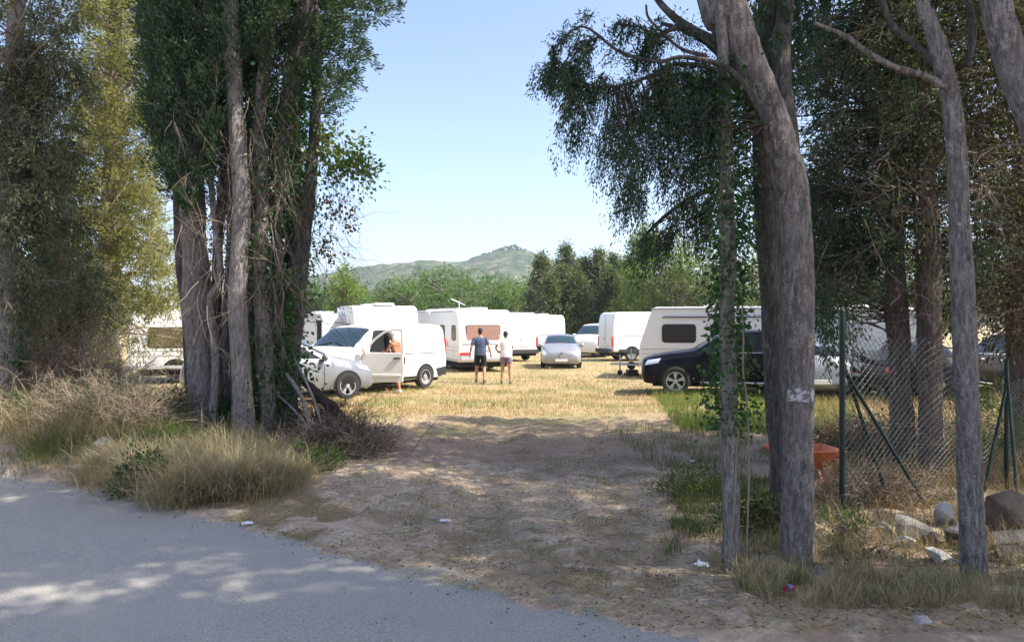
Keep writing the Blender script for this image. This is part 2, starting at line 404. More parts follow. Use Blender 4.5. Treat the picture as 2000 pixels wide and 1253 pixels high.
def ground_material():
    m, nt, out = nodes('field_and_track_soil')
    pos = nt.nodes.new('ShaderNodeNewGeometry').outputs['Position']
    sp = nt.nodes.new('ShaderNodeSeparateXYZ'); nt.links.new(pos, sp.inputs[0])
    n1, n2, n3 = tex(nt, .5, 6, vec=pos), tex(nt, 2.6, 7, .7, vec=pos), tex(nt, 22, 5, .7, vec=pos)
    fib = tex(nt, 30, 4, .7, vec=pos, stretch=(.35, 1.6, 1)); fib2 = tex(nt, 34, 4, .7, vec=pos, stretch=(1.5, .4, 1))
    straw = ramp(nt, math_(nt, 'ADD', math_(nt, 'MULTIPLY', fib, .6), math_(nt, 'MULTIPLY', n2, .4)), [(.33, (.17, .12, .06)), (.5, (.37, .28, .15)), (.68, (.54, .44, .27))])
    straw = mixc(nt, ramp(nt, n1, [(.48, 0.), (.62, .7)]), straw, (.19, .20, .075))
    soil = ramp(nt, n3, [(.40, (.30, .22, .155)), (.49, (.50, .385, .28)), (.60, (.64, .52, .40))])
    soil = mixc(nt, ramp(nt, n2, [(.4, 0.), (.62, .8)]), soil, (.52, .395, .285))
    soil = mixc(nt, ramp(nt, math_(nt, 'MULTIPLY', fib, fib2), [(.26, 0.), (.36, .5)]), soil, (.42, .35, .23))
    soil = mixc(nt, ramp(nt, tex(nt, 1.3, 6, .65, vec=pos), [(.50, 0.), (.57, .5)]), soil, (.27, .185, .13))
    soil = mixc(nt, ramp(nt, tex(nt, 2.1, 7, .7, vec=pos), [(.54, 0.), (.6, .55)]), soil, (.29, .26, .15))
    soil = mixc(nt, ramp(nt, math_(nt, 'MULTIPLY', math_(nt, 'SUBTRACT', math_(nt, 'ADD', sp.outputs[1], math_(nt, 'MULTIPLY', math_(nt, 'SUBTRACT', tex(nt, .8, 6, .7, vec=pos), .5), 8)), 9.2), .3, True), [(.2, 0.), (.6, .7)]), soil, (.26, .17, .125))
    vor = N(nt, 'ShaderNodeTexVoronoi'); vor.inputs['Scale'].default_value = 38; nt.links.new(pos, vor.inputs['Vector'])
    soil = mixc(nt, ramp(nt, vor.outputs['Distance'], [(.08, .4), (.13, 0.)]), soil, (.42, .39, .35))
    yy = math_(nt, 'ADD', sp.outputs[1], math_(nt, 'MULTIPLY', math_(nt, 'SUBTRACT', n1, .5), 9)); yy = math_(nt, 'ADD', yy, math_(nt, 'MULTIPLY', math_(nt, 'SUBTRACT', n2, .5), 7))
    k = math_(nt, 'MULTIPLY', math_(nt, 'SUBTRACT', yy, 12.5), .28, True)
    c = mixc(nt, k, soil, straw)
    h = math_(nt, 'ADD', n3, math_(nt, 'MULTIPLY', n2, 1.3)); h = math_(nt, 'ADD', h, fib)
    bsdf(nt, out, c, .95, 0, bump(nt, h, .6, .035)); return m
g = np_mesh('ground', np.stack([xr, yr, zz], 1), Q, ground_material(), smooth=True); tag(g, kind='structure')

def road_material():
    m, nt, out = nodes('worn_asphalt')
    pos = nt.nodes.new('ShaderNodeNewGeometry').outputs['Position']
    n1, n2, n3 = tex(nt, .45, 5, vec=pos), tex(nt, 3, 6, .7, vec=pos), tex(nt, 70, 5, .85, vec=pos)
    c = ramp(nt, n3, [(.40, (.205, .195, .172)), (.5, (.315, .30, .265)), (.60, (.44, .425, .385))])
    c = mixc(nt, ramp(nt, n1, [(.4, 0.), (.65, .45)]), c, (.38, .35, .325))
    c = mixc(nt, ramp(nt, n2, [(.56, 0.), (.75, .35)]), c, (.21, .207, .21))
    vor = N(nt, 'ShaderNodeTexVoronoi'); vor.inputs['Scale'].default_value = 90; nt.links.new(pos, vor.inputs['Vector'])
    c = mixc(nt, ramp(nt, vor.outputs['Distance'], [(.15, .35), (.3, 0.)]), c, (.42, .41, .40))
    cr = N(nt, 'ShaderNodeTexVoronoi'); cr.feature = 'DISTANCE_TO_EDGE'; cr.inputs['Scale'].default_value = .55
    wv = nt.nodes.new('ShaderNodeVectorMath'); wv.operation = 'ADD'; nt.links.new(pos, wv.inputs[0]); nt.links.new(tex(nt, 1.6, 5, vec=pos, out='Color'), wv.inputs[1]); nt.links.new(wv.outputs[0], cr.inputs['Vector'])
    c = mixc(nt, ramp(nt, cr.outputs['Distance'], [(.0015, .22), (.005, 0.)]), c, (.07, .07, .07))
    st = tex(nt, 9, 4, vec=pos); c = mixc(nt, ramp(nt, st, [(.71, 0.), (.74, .6)]), c, (.05, .05, .055))
    bsdf(nt, out, c, .88, 0, bump(nt, math_(nt, 'ADD', n3, math_(nt, 'MULTIPLY', vor.outputs['Distance'], .5)), .5, .006)); return m
E = EDGE.copy(); nrm = []
for i in range(len(E)):
    a = E[max(0, i - 1)]; b = E[min(len(E) - 1, i + 1)]; t = (b - a) / np.hypot(*(b - a)); nrm.append((t[1], -t[0]))
nrm = np.array(nrm)
rows = [E - nrm * .45]
for k in range(1, 9): rows.append(E + nrm * (k * .8))
V = np.concatenate([np.column_stack([r, np.full(len(r), .006 + .03 * math.sin(PI * min(1, max(0, i / 8)))) ]) for i, r in enumerate(rows)])
n = len(E); Q = np.array([(i * n + j, i * n + j + 1, (i + 1) * n + j + 1, (i + 1) * n + j) for i in range(8) for j in range(n - 1)])
tag(np_mesh('road', V, Q, road_material(), smooth=True), kind='structure')

# far hills with a wooded ridge
def hill(name, ridge, Yd, depth, col, seed, bump_h=5.0, xstep=7.):
    xs = np.arange(ridge[0][0], ridge[-1][0], xstep); top = np.interp(xs, [r[0] for r in ridge], [r[1] for r in ridge])
    rows = 40; V = []
    for j in range(rows):
        t = j / (rows - 1); prof = math.sin(min(1, t * 1.25) * PI / 2) ** 1.2 if t < .8 else math.cos((t - .8) / .2 * PI / 2 * .8)
        for i, x in enumerate(xs):
            y = Yd + (t - .8) * depth; z = top[i] * prof
            e = mnoise.noise(Vector((x / 60 + seed, y / 60, 0))) * 8 * t + abs(mnoise.noise(Vector((x / 9, y / 9, seed)))) * bump_h + abs(mnoise.noise(Vector((x / 20, y / 20, seed)))) * bump_h
            V.append((x, y, z + e * min(1, t * 3) - 2))
    n = len(xs); Q = [(j * n + i, j * n + i + 1, (j + 1) * n + i + 1, (j + 1) * n + i) for j in range(rows - 1) for i in range(n - 1)]
    m, nt, out = nodes(name + '_scrub')
    pos = nt.nodes.new('ShaderNodeNewGeometry').outputs['Position']
    c = ramp(nt, tex(nt, .09, 8, .75, vec=pos), [(.42, (.025, .05, .02)), (.5, (.05, .085, .03)), (.56, (.12, .13, .06)), (.63, (.26, .22, .14))])
    c = mixc(nt, ramp(nt, tex(nt, .012, 4, vec=pos), [(.4, 0.), (.6, .6)]), c, col)
    bsdf(nt, out, c, .95, 0, bump(nt, tex(nt, .3, 5, vec=pos), 1, 2.))
    tag(np_mesh(name, np.array(V), np.array(Q), m, smooth=False), kind='structure')
K = 700 / 1500.
hill('hill', [(-420, 0), (-260, 26), (-180, 42), ((690 - 1000) * K, 47), ((760 - 1000) * K, 53), ((850 - 1000) * K, 58), ((905 - 1000) * K, 56), ((940 - 1000) * K, 61), ((970 - 1000) * K, 64), ((1015 - 1000) * K, 64), ((1060 - 1000) * K, 59), ((1130 - 1000) * K, 50), (150, 40), (300, 32), (420, 36), (700, 10)], 700, 260, (.05, .075, .035), 3.1)
# ------------------------------------------------------------------ vehicles (x forward, y left, z up)
def pchip(xs, ys, x):
    xs = np.array(xs, float); ys = np.array(ys, float); h = np.diff(xs); d = np.diff(ys) / h; m = np.zeros(len(xs))
    for i in range(1, len(xs) - 1):
        if d[i - 1] * d[i] > 0: w1, w2 = 2 * h[i] + h[i - 1], h[i] + 2 * h[i - 1]; m[i] = (w1 + w2) / (w1 / d[i - 1] + w2 / d[i])
    m[0], m[-1] = d[0], d[-1]
    i = np.clip(np.searchsorted(xs, x) - 1, 0, len(h) - 1); t = (x - xs[i]) / h[i]
    return (2 * t ** 3 - 3 * t ** 2 + 1) * ys[i] + (t ** 3 - 2 * t ** 2 + t) * h[i] * m[i] + (-2 * t ** 3 + 3 * t ** 2) * ys[i + 1] + (t ** 3 - t ** 2) * h[i] * m[i + 1]

class Shell:
    """car body: st = list of (x, zbottom, zbelt, ztop, halfwidth at waist, halfwidth at top)"""
    def __init__(s, st): s.st = np.array(sorted(st), float); s.x0, s.x1 = s.st[0, 0], s.st[-1, 0]
    def ring(s, x):
        c = [float(pchip(s.st[:, 0], s.st[:, k], np.clip(x, s.x0, s.x1))) for k in range(1, 6)]
        zb, zl, zt, w, wt = c; hh = zt - zl; r = min(.12, hh * .45)
        return [(0, zb), (w * .8, zb), (w * .95, zb + .05), (w * .985, zb + (zl - zb) * .22), (w, zb + (zl - zb) * .5), (w * .985, zb + (zl - zb) * .82), (w * .965, zl), 
                (wt + r * .35, zt - r * 1.0), (wt + r * .05, zt - r * .42), (wt - r * .5, zt - r * .1), (wt * .6, zt + .012), (0, zt + .025)]
    def S(s, x, v):                              # v in ring index units
        R = s.ring(x); v = min(max(v, 0), len(R) - 1.001); i = int(v); t = v - i
        return (R[i][0] * (1 - t) + R[i + 1][0] * t, R[i][1] * (1 - t) + R[i + 1][1] * t)
    def yz(s, x, z):                             # half width at height z
        R = s.ring(x)
        for i in range(2, len(R) - 1):
            if R[i][1] <= z <= R[i + 1][1]: t = (z - R[i][1]) / max(1e-6, R[i + 1][1] - R[i][1]); return R[i][0] * (1 - t) + R[i + 1][0] * t
        return R[5][0]
    def body(s, name, mat, parent, n=64):
        xs = np.linspace(s.x0, s.x1, n); k = 12; V = []; mb = MB()
        for x in xs:
            R = s.ring(x); V += [(x, y, z) for y, z in R] + [(x, -y, z) for y, z in R[-2:0:-1]]
        c = 2 * k - 2; f = [(i * c + j, i * c + (j + 1) % c, (i + 1) * c + (j + 1) % c, (i + 1) * c + j) for i in range(n - 1) for j in range(c)]
        f += [tuple(range(c)), tuple(range((n - 1) * c, n * c))[::-1]]
        mb.add(V, f); return mb.build(name, mat, parent, ang=38)
    def side(s, name, mat, parent, poly, sgn, off=.008, n=10):   # pane from a 4-corner outline in side view (x,z): front-bottom, rear-bottom, rear-top, front-top
        mb = MB(); V = []; a, b, c, d = [np.array(p, float) for p in poly]
        for i in range(n + 1):
            for j in range(n + 1):
                u, v = i / n, j / n; p = (1 - v) * ((1 - u) * a + u * b) + v * ((1 - u) * d + u * c)
                V.append((p[0], sgn * (s.yz(p[0], p[1]) + off), p[1]))
        m = n + 1; mb.add(V, [(i * m + j, (i + 1) * m + j, (i + 1) * m + j + 1, i * m + j + 1) for i in range(n) for j in range(n)])
        return mb.build(name, mat, parent)
    def top(s, name, mat, parent, xa, xb, v=7.6, off=.01, n=12, xc=None, va=None):      # windscreen between stations xa..xb across the car
        mb = MB(); V = []; va = va or v
        for i in range(n + 1):
            t = i / n
            vv = va * (1 - t) + v * t
            for j in range(2 * n + 1):
                q = (j - n) / n; a = abs(q); x = xa + (xb - xa) * t + (xc or 0) * a * a * (1 - t)
                y, z = s.S(x, 11 - (11 - vv) * a)
                V.append((x + (off if xb < xa else -off), math.copysign(y, q) if q else 0, z + off))
        m = 2 * n + 1; mb.add(V, [(i * m + j, (i + 1) * m + j, (i + 1) * m + j + 1, i * m + j + 1) for i in range(n) for j in range(2 * n)])
        return mb.build(name, mat, parent)

def wheel(parent, x, y, r, w=.2, kind='alloy', spokes=5):
    sg = 1 if y > 0 else -1
    t = MB(); prof = [(r * .66, -w * .42), (r * .8, -w / 2), (r * .96, -w * .46), (r, -w * .3), (r, w * .3), (r * .96, w * .46), (r * .8, w / 2), (r * .66, w * .42)]
    n = 32; V = []
    for k in range(n):
        a = 2 * PI * k / n; V += [(x + p[0] * math.cos(a), y + p[1], r + p[0] * math.sin(a)) for p in prof]
    m = len(prof); t.add(V, [(k * m + j, k * m + (j + 1) % m, ((k + 1) % n) * m + (j + 1) % m, ((k + 1) % n) * m + j) for k in range(n) for j in range(m)])
    wo = MB(); wo.tube([(x, y - w * .3, r), (x, y + w * .22 * sg if sg < 0 else y + w * .05, r)], r * .64, 24)
    root = t.build('wheel', M['rubber'], parent)
    rm = MB(); yo = y + sg * w * .36
    ri, ro = r * .60, r * .68; V = []
    for k in range(n):
        a = 2 * PI * k / n; V += [(x + q * math.cos(a), yy, r + q * math.sin(a)) for q, yy in ((ri, yo - sg * .05), (ri, yo + sg * .01), (ro, yo + sg * .012), (ro, yo - sg * .05))]
    rm.add(V, [(k * 4 + j, k * 4 + (j + 1) % 4, ((k + 1) % n) * 4 + (j + 1) % 4, ((k + 1) % n) * 4 + j) for k in range(n) for j in range(4)])
    if kind == 'alloy':
        for k in range(spokes):
            a0 = 2 * PI * k / spokes + .3
            for da in (-.13, .13):
                V = []
                for q, ww in ((r * .1, r * .045), (r * .63, r * .06)):
                    a = a0 + da * (q / (r * .6)); cxx, cz = x + q * math.cos(a), r + q * math.sin(a); tx, tz = -math.sin(a) * ww, math.cos(a) * ww
                    V += [(cxx + tx, yo, cz + tz), (cxx - tx, yo, cz - tz), (cxx - tx, yo - sg * .04, cz - tz), (cxx + tx, yo - sg * .04, cz + tz)]
                rm.add(V, [(0, 1, 5, 4), (1, 2, 6, 5), (2, 3, 7, 6), (3, 0, 4, 7), (0, 1, 2, 3), (4, 5, 6, 7)])
        rm.tube([(x, yo - sg * .03, r), (x, yo + sg * .012, r)], r * .16, 12)
    else:
        rm.tube([(x, yo - sg * .06, r), (x, yo - sg * .035, r)], r * .62, 24); rm.tube([(x, yo - sg * .04, r), (x, yo + sg * .01, r)], [r * .3, r * .2], 16)
    rim = rm.build('rim', M['alloy'] if kind == 'alloy' else M['steel'], root)
    dk = MB(); dk.tube([(x, yo - sg * .10, r), (x, yo - sg * .06, r)], r * .66, 24); dk.build('brake_disc', M['interior'], root)
    return root

def arch(sh, parent, x, r, sgn, zlow, over=1.17, mat=None):      # dark wheel opening laid on the flank
    mb = MB(); V = []; n = 20; R = r * over
    a0 = math.asin(max(-1, min(1, (zlow - r) / R)))
    angs = np.linspace(a0, PI - a0, n)
    for a in angs:
        for q in (1.0, .72, .4):
            xx, z = x + R * q * math.cos(a), max(zlow, r + R * q * math.sin(a)); V.append((xx, sgn * (sh.yz(xx, z) + .006), z))
    mb.add(V, [(k * 3 + j, k * 3 + j + 1, (k + 1) * 3 + j + 1, (k + 1) * 3 + j) for k in range(n - 1) for j in range(2)])
    c = [(x, sgn * (sh.yz(x, max(zlow, r)) + .006), max(zlow, r))]; V2 = [V[k * 3 + 2] for k in range(n)] + c
    mb.add(V2, [(k, k + 1, n) for k in range(n - 1)])
    return mb.build('wheel_arch', mat or M['interior'], parent)

def mirror(parent, sh, x, z, sgn, mat, s=1.0):
    y = sh.yz(x, z); m = MB(); m.ell((x + .0, sgn * (y + .13 * s), z + .05 * s), (.06 * s, .115 * s, .085 * s), 14); m.box((x + .02, sgn * (y + .03), z), (.05, .1, .04))
    return m.build('wing_mirror', mat, parent)

def hatchback(name, loc, h, paint, label, group=None, emblem=True, plates=True):
    t = empty(name, loc, math.atan2(h[1], h[0]), label=label, cat='car', group=group)
    st = [(2.03, .34, .52, .62, .62, .45), (1.98, .24, .58, .70, .76, .55), (1.8, .2, .66, .80, .84, .64), (1.4, .2, .76, .93, .865, .70), (.98, .2, .84, .99, .865, .74), (.85, .2, .88, 1.03, .865, .72),
          (.55, .2, .89, 1.18, .865, .66), (.2, .2, .90, 1.34, .865, .60), (-.05, .2, .91, 1.405, .865, .58), (-.6, .2, .93, 1.44, .865, .57), (-1.2, .2, .96, 1.40, .865, .56), (-1.6, .22, .98, 1.28, .85, .55), (-1.85, .3, .96, 1.07, .80, .60), (-2.0, .38, .72, .85, .72, .58), (-2.05, .44, .6, .68, .62, .5)]
    sh = Shell(st); sh.body('body', paint, t)
    sh.top('windscreen', M['windscreen'], t, .80, .14, v=7.9, va=7.5, xc=-.10)
    sh.top('rear_window', M['glass'], t, -1.42, -1.80, v=7.9, va=8.2)
    for s in (1, -1):
        sh.side('side_window', M['glass'], t, [(.62, .96), (-.35, .98), (-.35, 1.33), (.10, 1.29)], s)
        sh.side('side_window', M['glass'], t, [(-.43, .98), (-1.25, 1.02), (-1.08, 1.29), (-.43, 1.33)], s)
        for x in (1.25, -1.25): arch(sh, t, x, .31, s, .2); wheel(t, x, s * .78, .31)
        mirror(t, sh, .62, .93, s, paint)
        l = MB(); V = []                         # swept headlamp
        for x, z in ((1.99, .60), (1.62, .76), (1.58, .83), (1.80, .78), (1.97, .70)): V.append((x, s * (sh.yz(x, z) + .012) if x < 1.9 else s * .56, z))
        sh.side('headlamp', M['lamp'], t, [(1.975, .60), (1.55, .70), (1.52, .81), (1.93, .73)], s, .012)
        sh.side('tail_lamp', M['red'], t, [(-1.55, .78), (-1.98, .72), (-1.9, .92), (-1.6, .96)], s, .012)
        sh.side('door_seam', M['plastic'], t, [(.655, .3), (.64, .3), (.64, .9), (.655, .9)], s, .004)
        sh.side('door_seam', M['plastic'], t, [(-.385, .3), (-.40, .3), (-.40, .92), (-.385, .92)], s, .004)
        hd = MB(); hd.box((-.2, s * (sh.yz(-.2, .84) + .02), .84), (.18, .03, .03)); hd.build('door_handle', paint, t, bevel=.008)
        fl = MB(); fl.ell((1.95, s * .6, .36), (.06, .12, .05), 12); fl.build('fog_lamp', M['lamp'], t)
    g = MB(); g.prism(rrect(-.42, .42, .28, .45, .05), -.02, .02)
    g.v = [(2.03 - abs(p[0]) * .12 + p[1], p[0], p[2]) for p in g.v]; g.build('air_intake', M['plastic'], t, bevel=.006)
    g2 = MB(); g2.prism([(-.52, .63), (-.1, .555), (.1, .555), (.52, .63), (.5, .68), (.1, .665), (-.1, .665), (-.5, .68)], -.02, .02)
    g2.v = [(2.025 - abs(p[0]) * .16 + p[1], p[0], p[2]) for p in g2.v]; g2.build('grille', M['plastic'], t)
    if emblem:
        e = MB(); o = [(0, .13), (.095, 0), (0, -.13), (-.095, 0)]; i_ = [(0, .07), (.04, 0), (0, -.07), (-.04, 0)]
        V = [(2.065, a, .61 + b) for a, b in o] + [(2.075, a, .61 + b) for a, b in i_] + [(2.03, a, .61 + b) for a, b in o]
        e.add(V, [(k, (k + 1) % 4, (k + 1) % 4 + 4, k + 4) for k in range(4)] + [(k + 8, (k + 1) % 4 + 8, (k + 1) % 4, k) for k in range(4)]); e.build('emblem', M['chrome'], t, smooth=False)
    if plates:
        for q in ((2.06, 0, .37), (-2.06, 0, .52)): p = MB(); p.box(q, (.02, .52, .11)); p.build('number_plate', M['plate'], t, bevel=.004)
    b = MB(); b.box((0, 0, .2), (3.6, 1.4, .12)); b.build('underbody', M['interior'], t)
    for y in (.56, -.56): r = MB(); r.box((-.5, y, 1.46), (.9, .03, .03)); r.build('roof_rail', M['plastic'], t, bevel=.008)
    return t, sh

def suv(name, loc, h, paint, label):
    t = empty(name, loc, math.atan2(h[1], h[0]), label=label, cat='car')
    st = [(2.40, .45, .75, .84, .70, .5), (2.35, .33, .78, .92, .84, .62), (2.15, .29, .86, 1.0, .92, .70), (1.7, .28, .96, 1.10, .955, .78), (1.15, .28, 1.02, 1.17, .96, .80), (.95, .28, 1.05, 1.22, .96, .78),
          (.6, .28, 1.07, 1.42, .96, .72), (.25, .28, 1.08, 1.60, .96, .66), (0., .28, 1.09, 1.68, .96, .64), (-.8, .28, 1.10, 1.73, .96, .63), (-1.6, .28, 1.13, 1.70, .955, .62), (-2.05, .3, 1.13, 1.55, .94, .62), (-2.25, .36, 1.08, 1.25, .9, .66), (-2.37, .45, .8, .95, .82, .66), (-2.4, .5, .7, .8, .75, .6)]
    sh = Shell(st); sh.body('body', paint, t, 72)
    sh.top('windscreen', M['glass'], t, .90, .15, v=7.9, va=7.5, xc=-.1); sh.top('rear_window', M['glass'], t, -1.75, -2.2, v=7.9)
    for s in (1, -1):
        sh.side('side_window', M['glass'], t, [(.68, 1.15), (-.35, 1.17), (-.35, 1.60), (.08, 1.56)], s)
        sh.side('side_window', M['glass'], t, [(-.43, 1.17), (-1.35, 1.19), (-1.35, 1.60), (-.43, 1.60)], s)
        sh.side('side_window', M['glass'], t, [(-1.43, 1.19), (-2.0, 1.22), (-1.8, 1.53), (-1.43, 1.58)], s)
        sh.side('window_trim', M['chrome'], t, [(.75, 1.115), (-1.95, 1.165), (-1.95, 1.185), (.75, 1.135)], s, .012)
        for x in (1.5, -1.42): arch(sh, t, x, .375, s, .28, 1.14); wheel(t, x, s * .88, .375, .26)
        mirror(t, sh, .72, 1.12, s, paint, 1.15)
        sh.side('headlamp', M['lamp'], t, [(2.33, .78), (1.95, .86), (1.88, .99), (2.24, .93)], s, .012)
        sh.side('tail_lamp', M['red'], t, [(-1.95, .95), (-2.32, .93), (-2.22, 1.1), (-1.98, 1.12)], s, .012)
        for x in (.62, -.39, -1.3): sh.side('door_seam', M['interior'], t, [(x, .4), (x - .014, .4), (x - .014, 1.1), (x, 1.1)], s, .004)
        for x in (-.18, -1.1):
            hd = MB(); hd.box((x, s * (sh.yz(x, 1.0) + .02), 1.0), (.2, .03, .035)); hd.build('door_handle', M['chrome'], t, bevel=.008)
        rb = MB(); rb.tube([(.85, s * 1.0, .34), (-.85, s * 1.0, .34)], .035, 10); rb.build('running_board', M['chrome'], t)
        rl = MB(); rl.tube([(-.05, s * .66, 1.70), (-.3, s * .66, 1.76), (-1.4, s * .65, 1.76), (-1.7, s * .64, 1.70)], .018, 8); rl.build('roof_rail', M['chrome'], t)
    g = MB(); g.prism(rrect(-.5, .5, .55, .84, .06), -.02, .02); g.v = [(2.41 - abs(p[0]) * .15 + p[1], p[0], p[2]) for p in g.v]; g.build('grille', M['chrome'], t, bevel=.01)
    b = MB(); b.box((0, 0, .3), (4.2, 1.5, .16)); b.build('underbody', M['interior'], t)
    return t

def small_van(name, loc, h, label, open_door=False):
    t = empty(name, loc, math.atan2(h[1], h[0]), label=label, cat='van')
    st = [(2.33, .42, .72, .84, .74, .55), (2.28, .3, .78, .98, .86, .66), (2.1, .25, .86, 1.08, .92, .74), (1.75, .25, 1.0, 1.2, .94, .80), (1.5, .25, 1.06, 1.3, .945, .82),
          (1.25, .25, 1.08, 1.48, .95, .80), (.95, .25, 1.09, 1.70, .95, .76), (.7, .25, 1.10, 1.81, .95, .75), (.4, .25, 1.10, 1.86, .95, .76), (-.5, .25, 1.10, 1.89, .95, .79), (-1.9, .25, 1.10, 1.88, .95, .80), (-2.2, .27, 1.10, 1.85, .94, .79), (-2.32, .34, 1.1, 1.74, .9, .74), (-2.36, .4, 1.08, 1.5, .86, .72)]
    sh = Shell(st); sh.body('body', M['white'], t, 72)
    sh.top('windscreen', M['windscreen'], t, 1.55, .80, v=7.9, va=7.3, xc=-.12)
    for s in (1, -1):
        if not (open_door and s > 0):
            sh.side('side_window', M['glass'], t, [(1.22, 1.16), (.22, 1.17), (.22, 1.70), (.78, 1.66)], s)
            sh.side('door_seam', M['plastic'], t, [(1.3, .35), (1.285, .35), (1.285, 1.08), (1.3, 1.08)], s, .004)
            sh.side('door_seam', M['plastic'], t, [(.13, .35), (.115, .35), (.115, 1.75), (.13, 1.75)], s, .004)
            hd = MB(); hd.box((.3, s * (sh.yz(.3, 1.0) + .02), 1.0), (.2, .04, .04)); hd.build('door_handle', M['plastic'], t, bevel=.01)
            mirror(t, sh, 1.22, 1.15, s, M['white'], 1.3)
        for x in (1.42, -1.32): arch(sh, t, x, .33, s, .25, 1.2); wheel(t, x, s * .86, .33, .22, 'steel')
        sh.side('headlamp', M['lamp'], t, [(2.27, .86), (1.86, .98), (1.66, 1.14), (2.14, 1.02)], s, .014)
        sh.side('slide_rail', M['plastic'], t, [(-.15, 1.02), (-2.1, 1.02), (-2.1, 1.045), (-.15, 1.045)], s, .006)
        sh.side('rub_strip', M['plastic'], t, [(-.0, .30), (-.95, .30), (-.95, .38), (-.0, .38)], s, .012)
        sh.side('rear_bumper_corner', M['plastic'], t, [(-1.95, .3), (-2.345, .4), (-2.33, .62), (-1.78, .56)], s, .02)
        tl = MB(); tl.box((-2.33, s * .84, 1.2), (.06, .1, .5)); tl.build('tail_lamp', M['red'], t, bevel=.02)
    g = MB(); g.prism(rrect(-.6, .6, .34, .6, .08), -.02, .02); g.v = [(2.345 - abs(p[0]) * .18 + p[1], p[0], p[2]) for p in g.v]; g.build('air_intake', M['plastic'], t, bevel=.01)
    e = MB()                                     # badge of two stacked chevrons on the nose
    for z in (.80, .86):
        e.add([(2.36, -.11, z - .045), (2.37, 0, z), (2.36, .11, z - .045), (2.36, .11, z - .015), (2.37, 0, z + .04), (2.36, -.11, z - .015)], [(0, 1, 4, 5), (1, 2, 3, 4)])
    e.build('emblem', M['chrome'], t, smooth=False, fix=False)
    p = MB(); p.box((2.365, 0, .5), (.02, .52, .11)); p.build('number_plate', M['plate'], t, bevel=.004)
    for s in (-1, 1): wp = MB(); wp.tube([(1.56, s * .5, 1.31), (1.42, s * .05, 1.40)], .012, 6); wp.build('windscreen_wiper', M['plastic'], t)
    fb = MB(); fb.box((-2.34, 0, .42), (.12, 1.7, .2)); fb.build('rear_bumper', M['plastic'], t, bevel=.03)
    b = MB(); b.box((0, 0, .25), (4.2, 1.5, .14)); b.build('underbody', M['interior'], t)
    if open_door:
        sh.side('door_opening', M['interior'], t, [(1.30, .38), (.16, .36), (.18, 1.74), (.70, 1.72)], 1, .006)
        st_ = MB(); st_.box((.45, .93, .95), (.42, .06, .34)); st_.box((.27, .93, 1.3), (.12, .05, .6)); st_.box((.27, .93, 1.66), (.1, .05, .16)); st_.build('seat', M['plastic'], t, bevel=.02)
        # the driver's door, swung open about its front hinge
        hx, hy = 1.30, .955; a = math.radians(62)
        T = Matrix.Translation((hx, hy, 0)) @ Matrix.Rotation(-a, 4, 'Z')
        def place(mb): mb.v = [tuple(T @ Vector(v)) for v in mb.v]; return mb
        d = MB()                                  # door in its own frame: x from 0 (hinge) to -1.15, outer face +y
        lo = [(0, .34), (-1.13, .34), (-1.16, .7), (-1.14, 1.12), (-.06, 1.14), (-.0, 1.05)]
        d.prism(lo[::-1], -.06, 0)
        fr = [((-.02, 1.10), (-.10, 1.10)), ]
        def bar(p, q, w_): 
            p = Vector((p[0], -.03, p[1])); q = Vector((q[0], -.03, q[1])); dd = (q - p).normalized(); nn = dd.cross(Vector((0, 1, 0))) * w_
            V = []
            for r0 in (p - dd * w_ * .5, q + dd * w_ * .5):
                for s1 in (-1, 1):
                    for y in (-.028, .028): V.append((r0.x + nn.x * s1, y - .03, r0.z + nn.z * s1))
            d.add(V, [(0, 1, 3, 2), (4, 6, 7, 5), (0, 4, 5, 1), (2, 3, 7, 6), (0, 2, 6, 4), (1, 5, 7, 3)])
        bar((-.03, 1.12), (-.34, 1.48), .03); bar((-.34, 1.48), (-.62, 1.68), .03); bar((-.62, 1.68), (-.85, 1.74), .03); bar((-.85, 1.74), (-1.10, 1.74), .03); bar((-1.10, 1.74), (-1.13, 1.10), .035)
        do = place(d).build('driver_door', M['white'], t, bevel=.012)
        gl = MB(); gl.prism([(-.10, 1.13), (-.36, 1.45), (-.62, 1.65), (-.85, 1.71), (-1.08, 1.71), (-1.10, 1.13)][::-1], -.034, -.028); place(gl).build('door_window', M['clearglass'], do)
        hh = MB(); hh.box((-.98, .02, .98), (.2, .04, .04)); place(hh).build('door_handle', M['plastic'], do, bevel=.01)
        mm = MB(); mm.ell((-.12, .14, 1.22), (.07, .12, .14), 14); mm.box((-.1, .04, 1.12), (.05, .12, .05)); place(mm).build('wing_mirror', M['white'], do)
        rs = MB(); rs.box((-.58, .006, .52), (1.0, .02, .06)); place(rs).build('rub_strip', M['white'], do, bevel=.008)
    return t

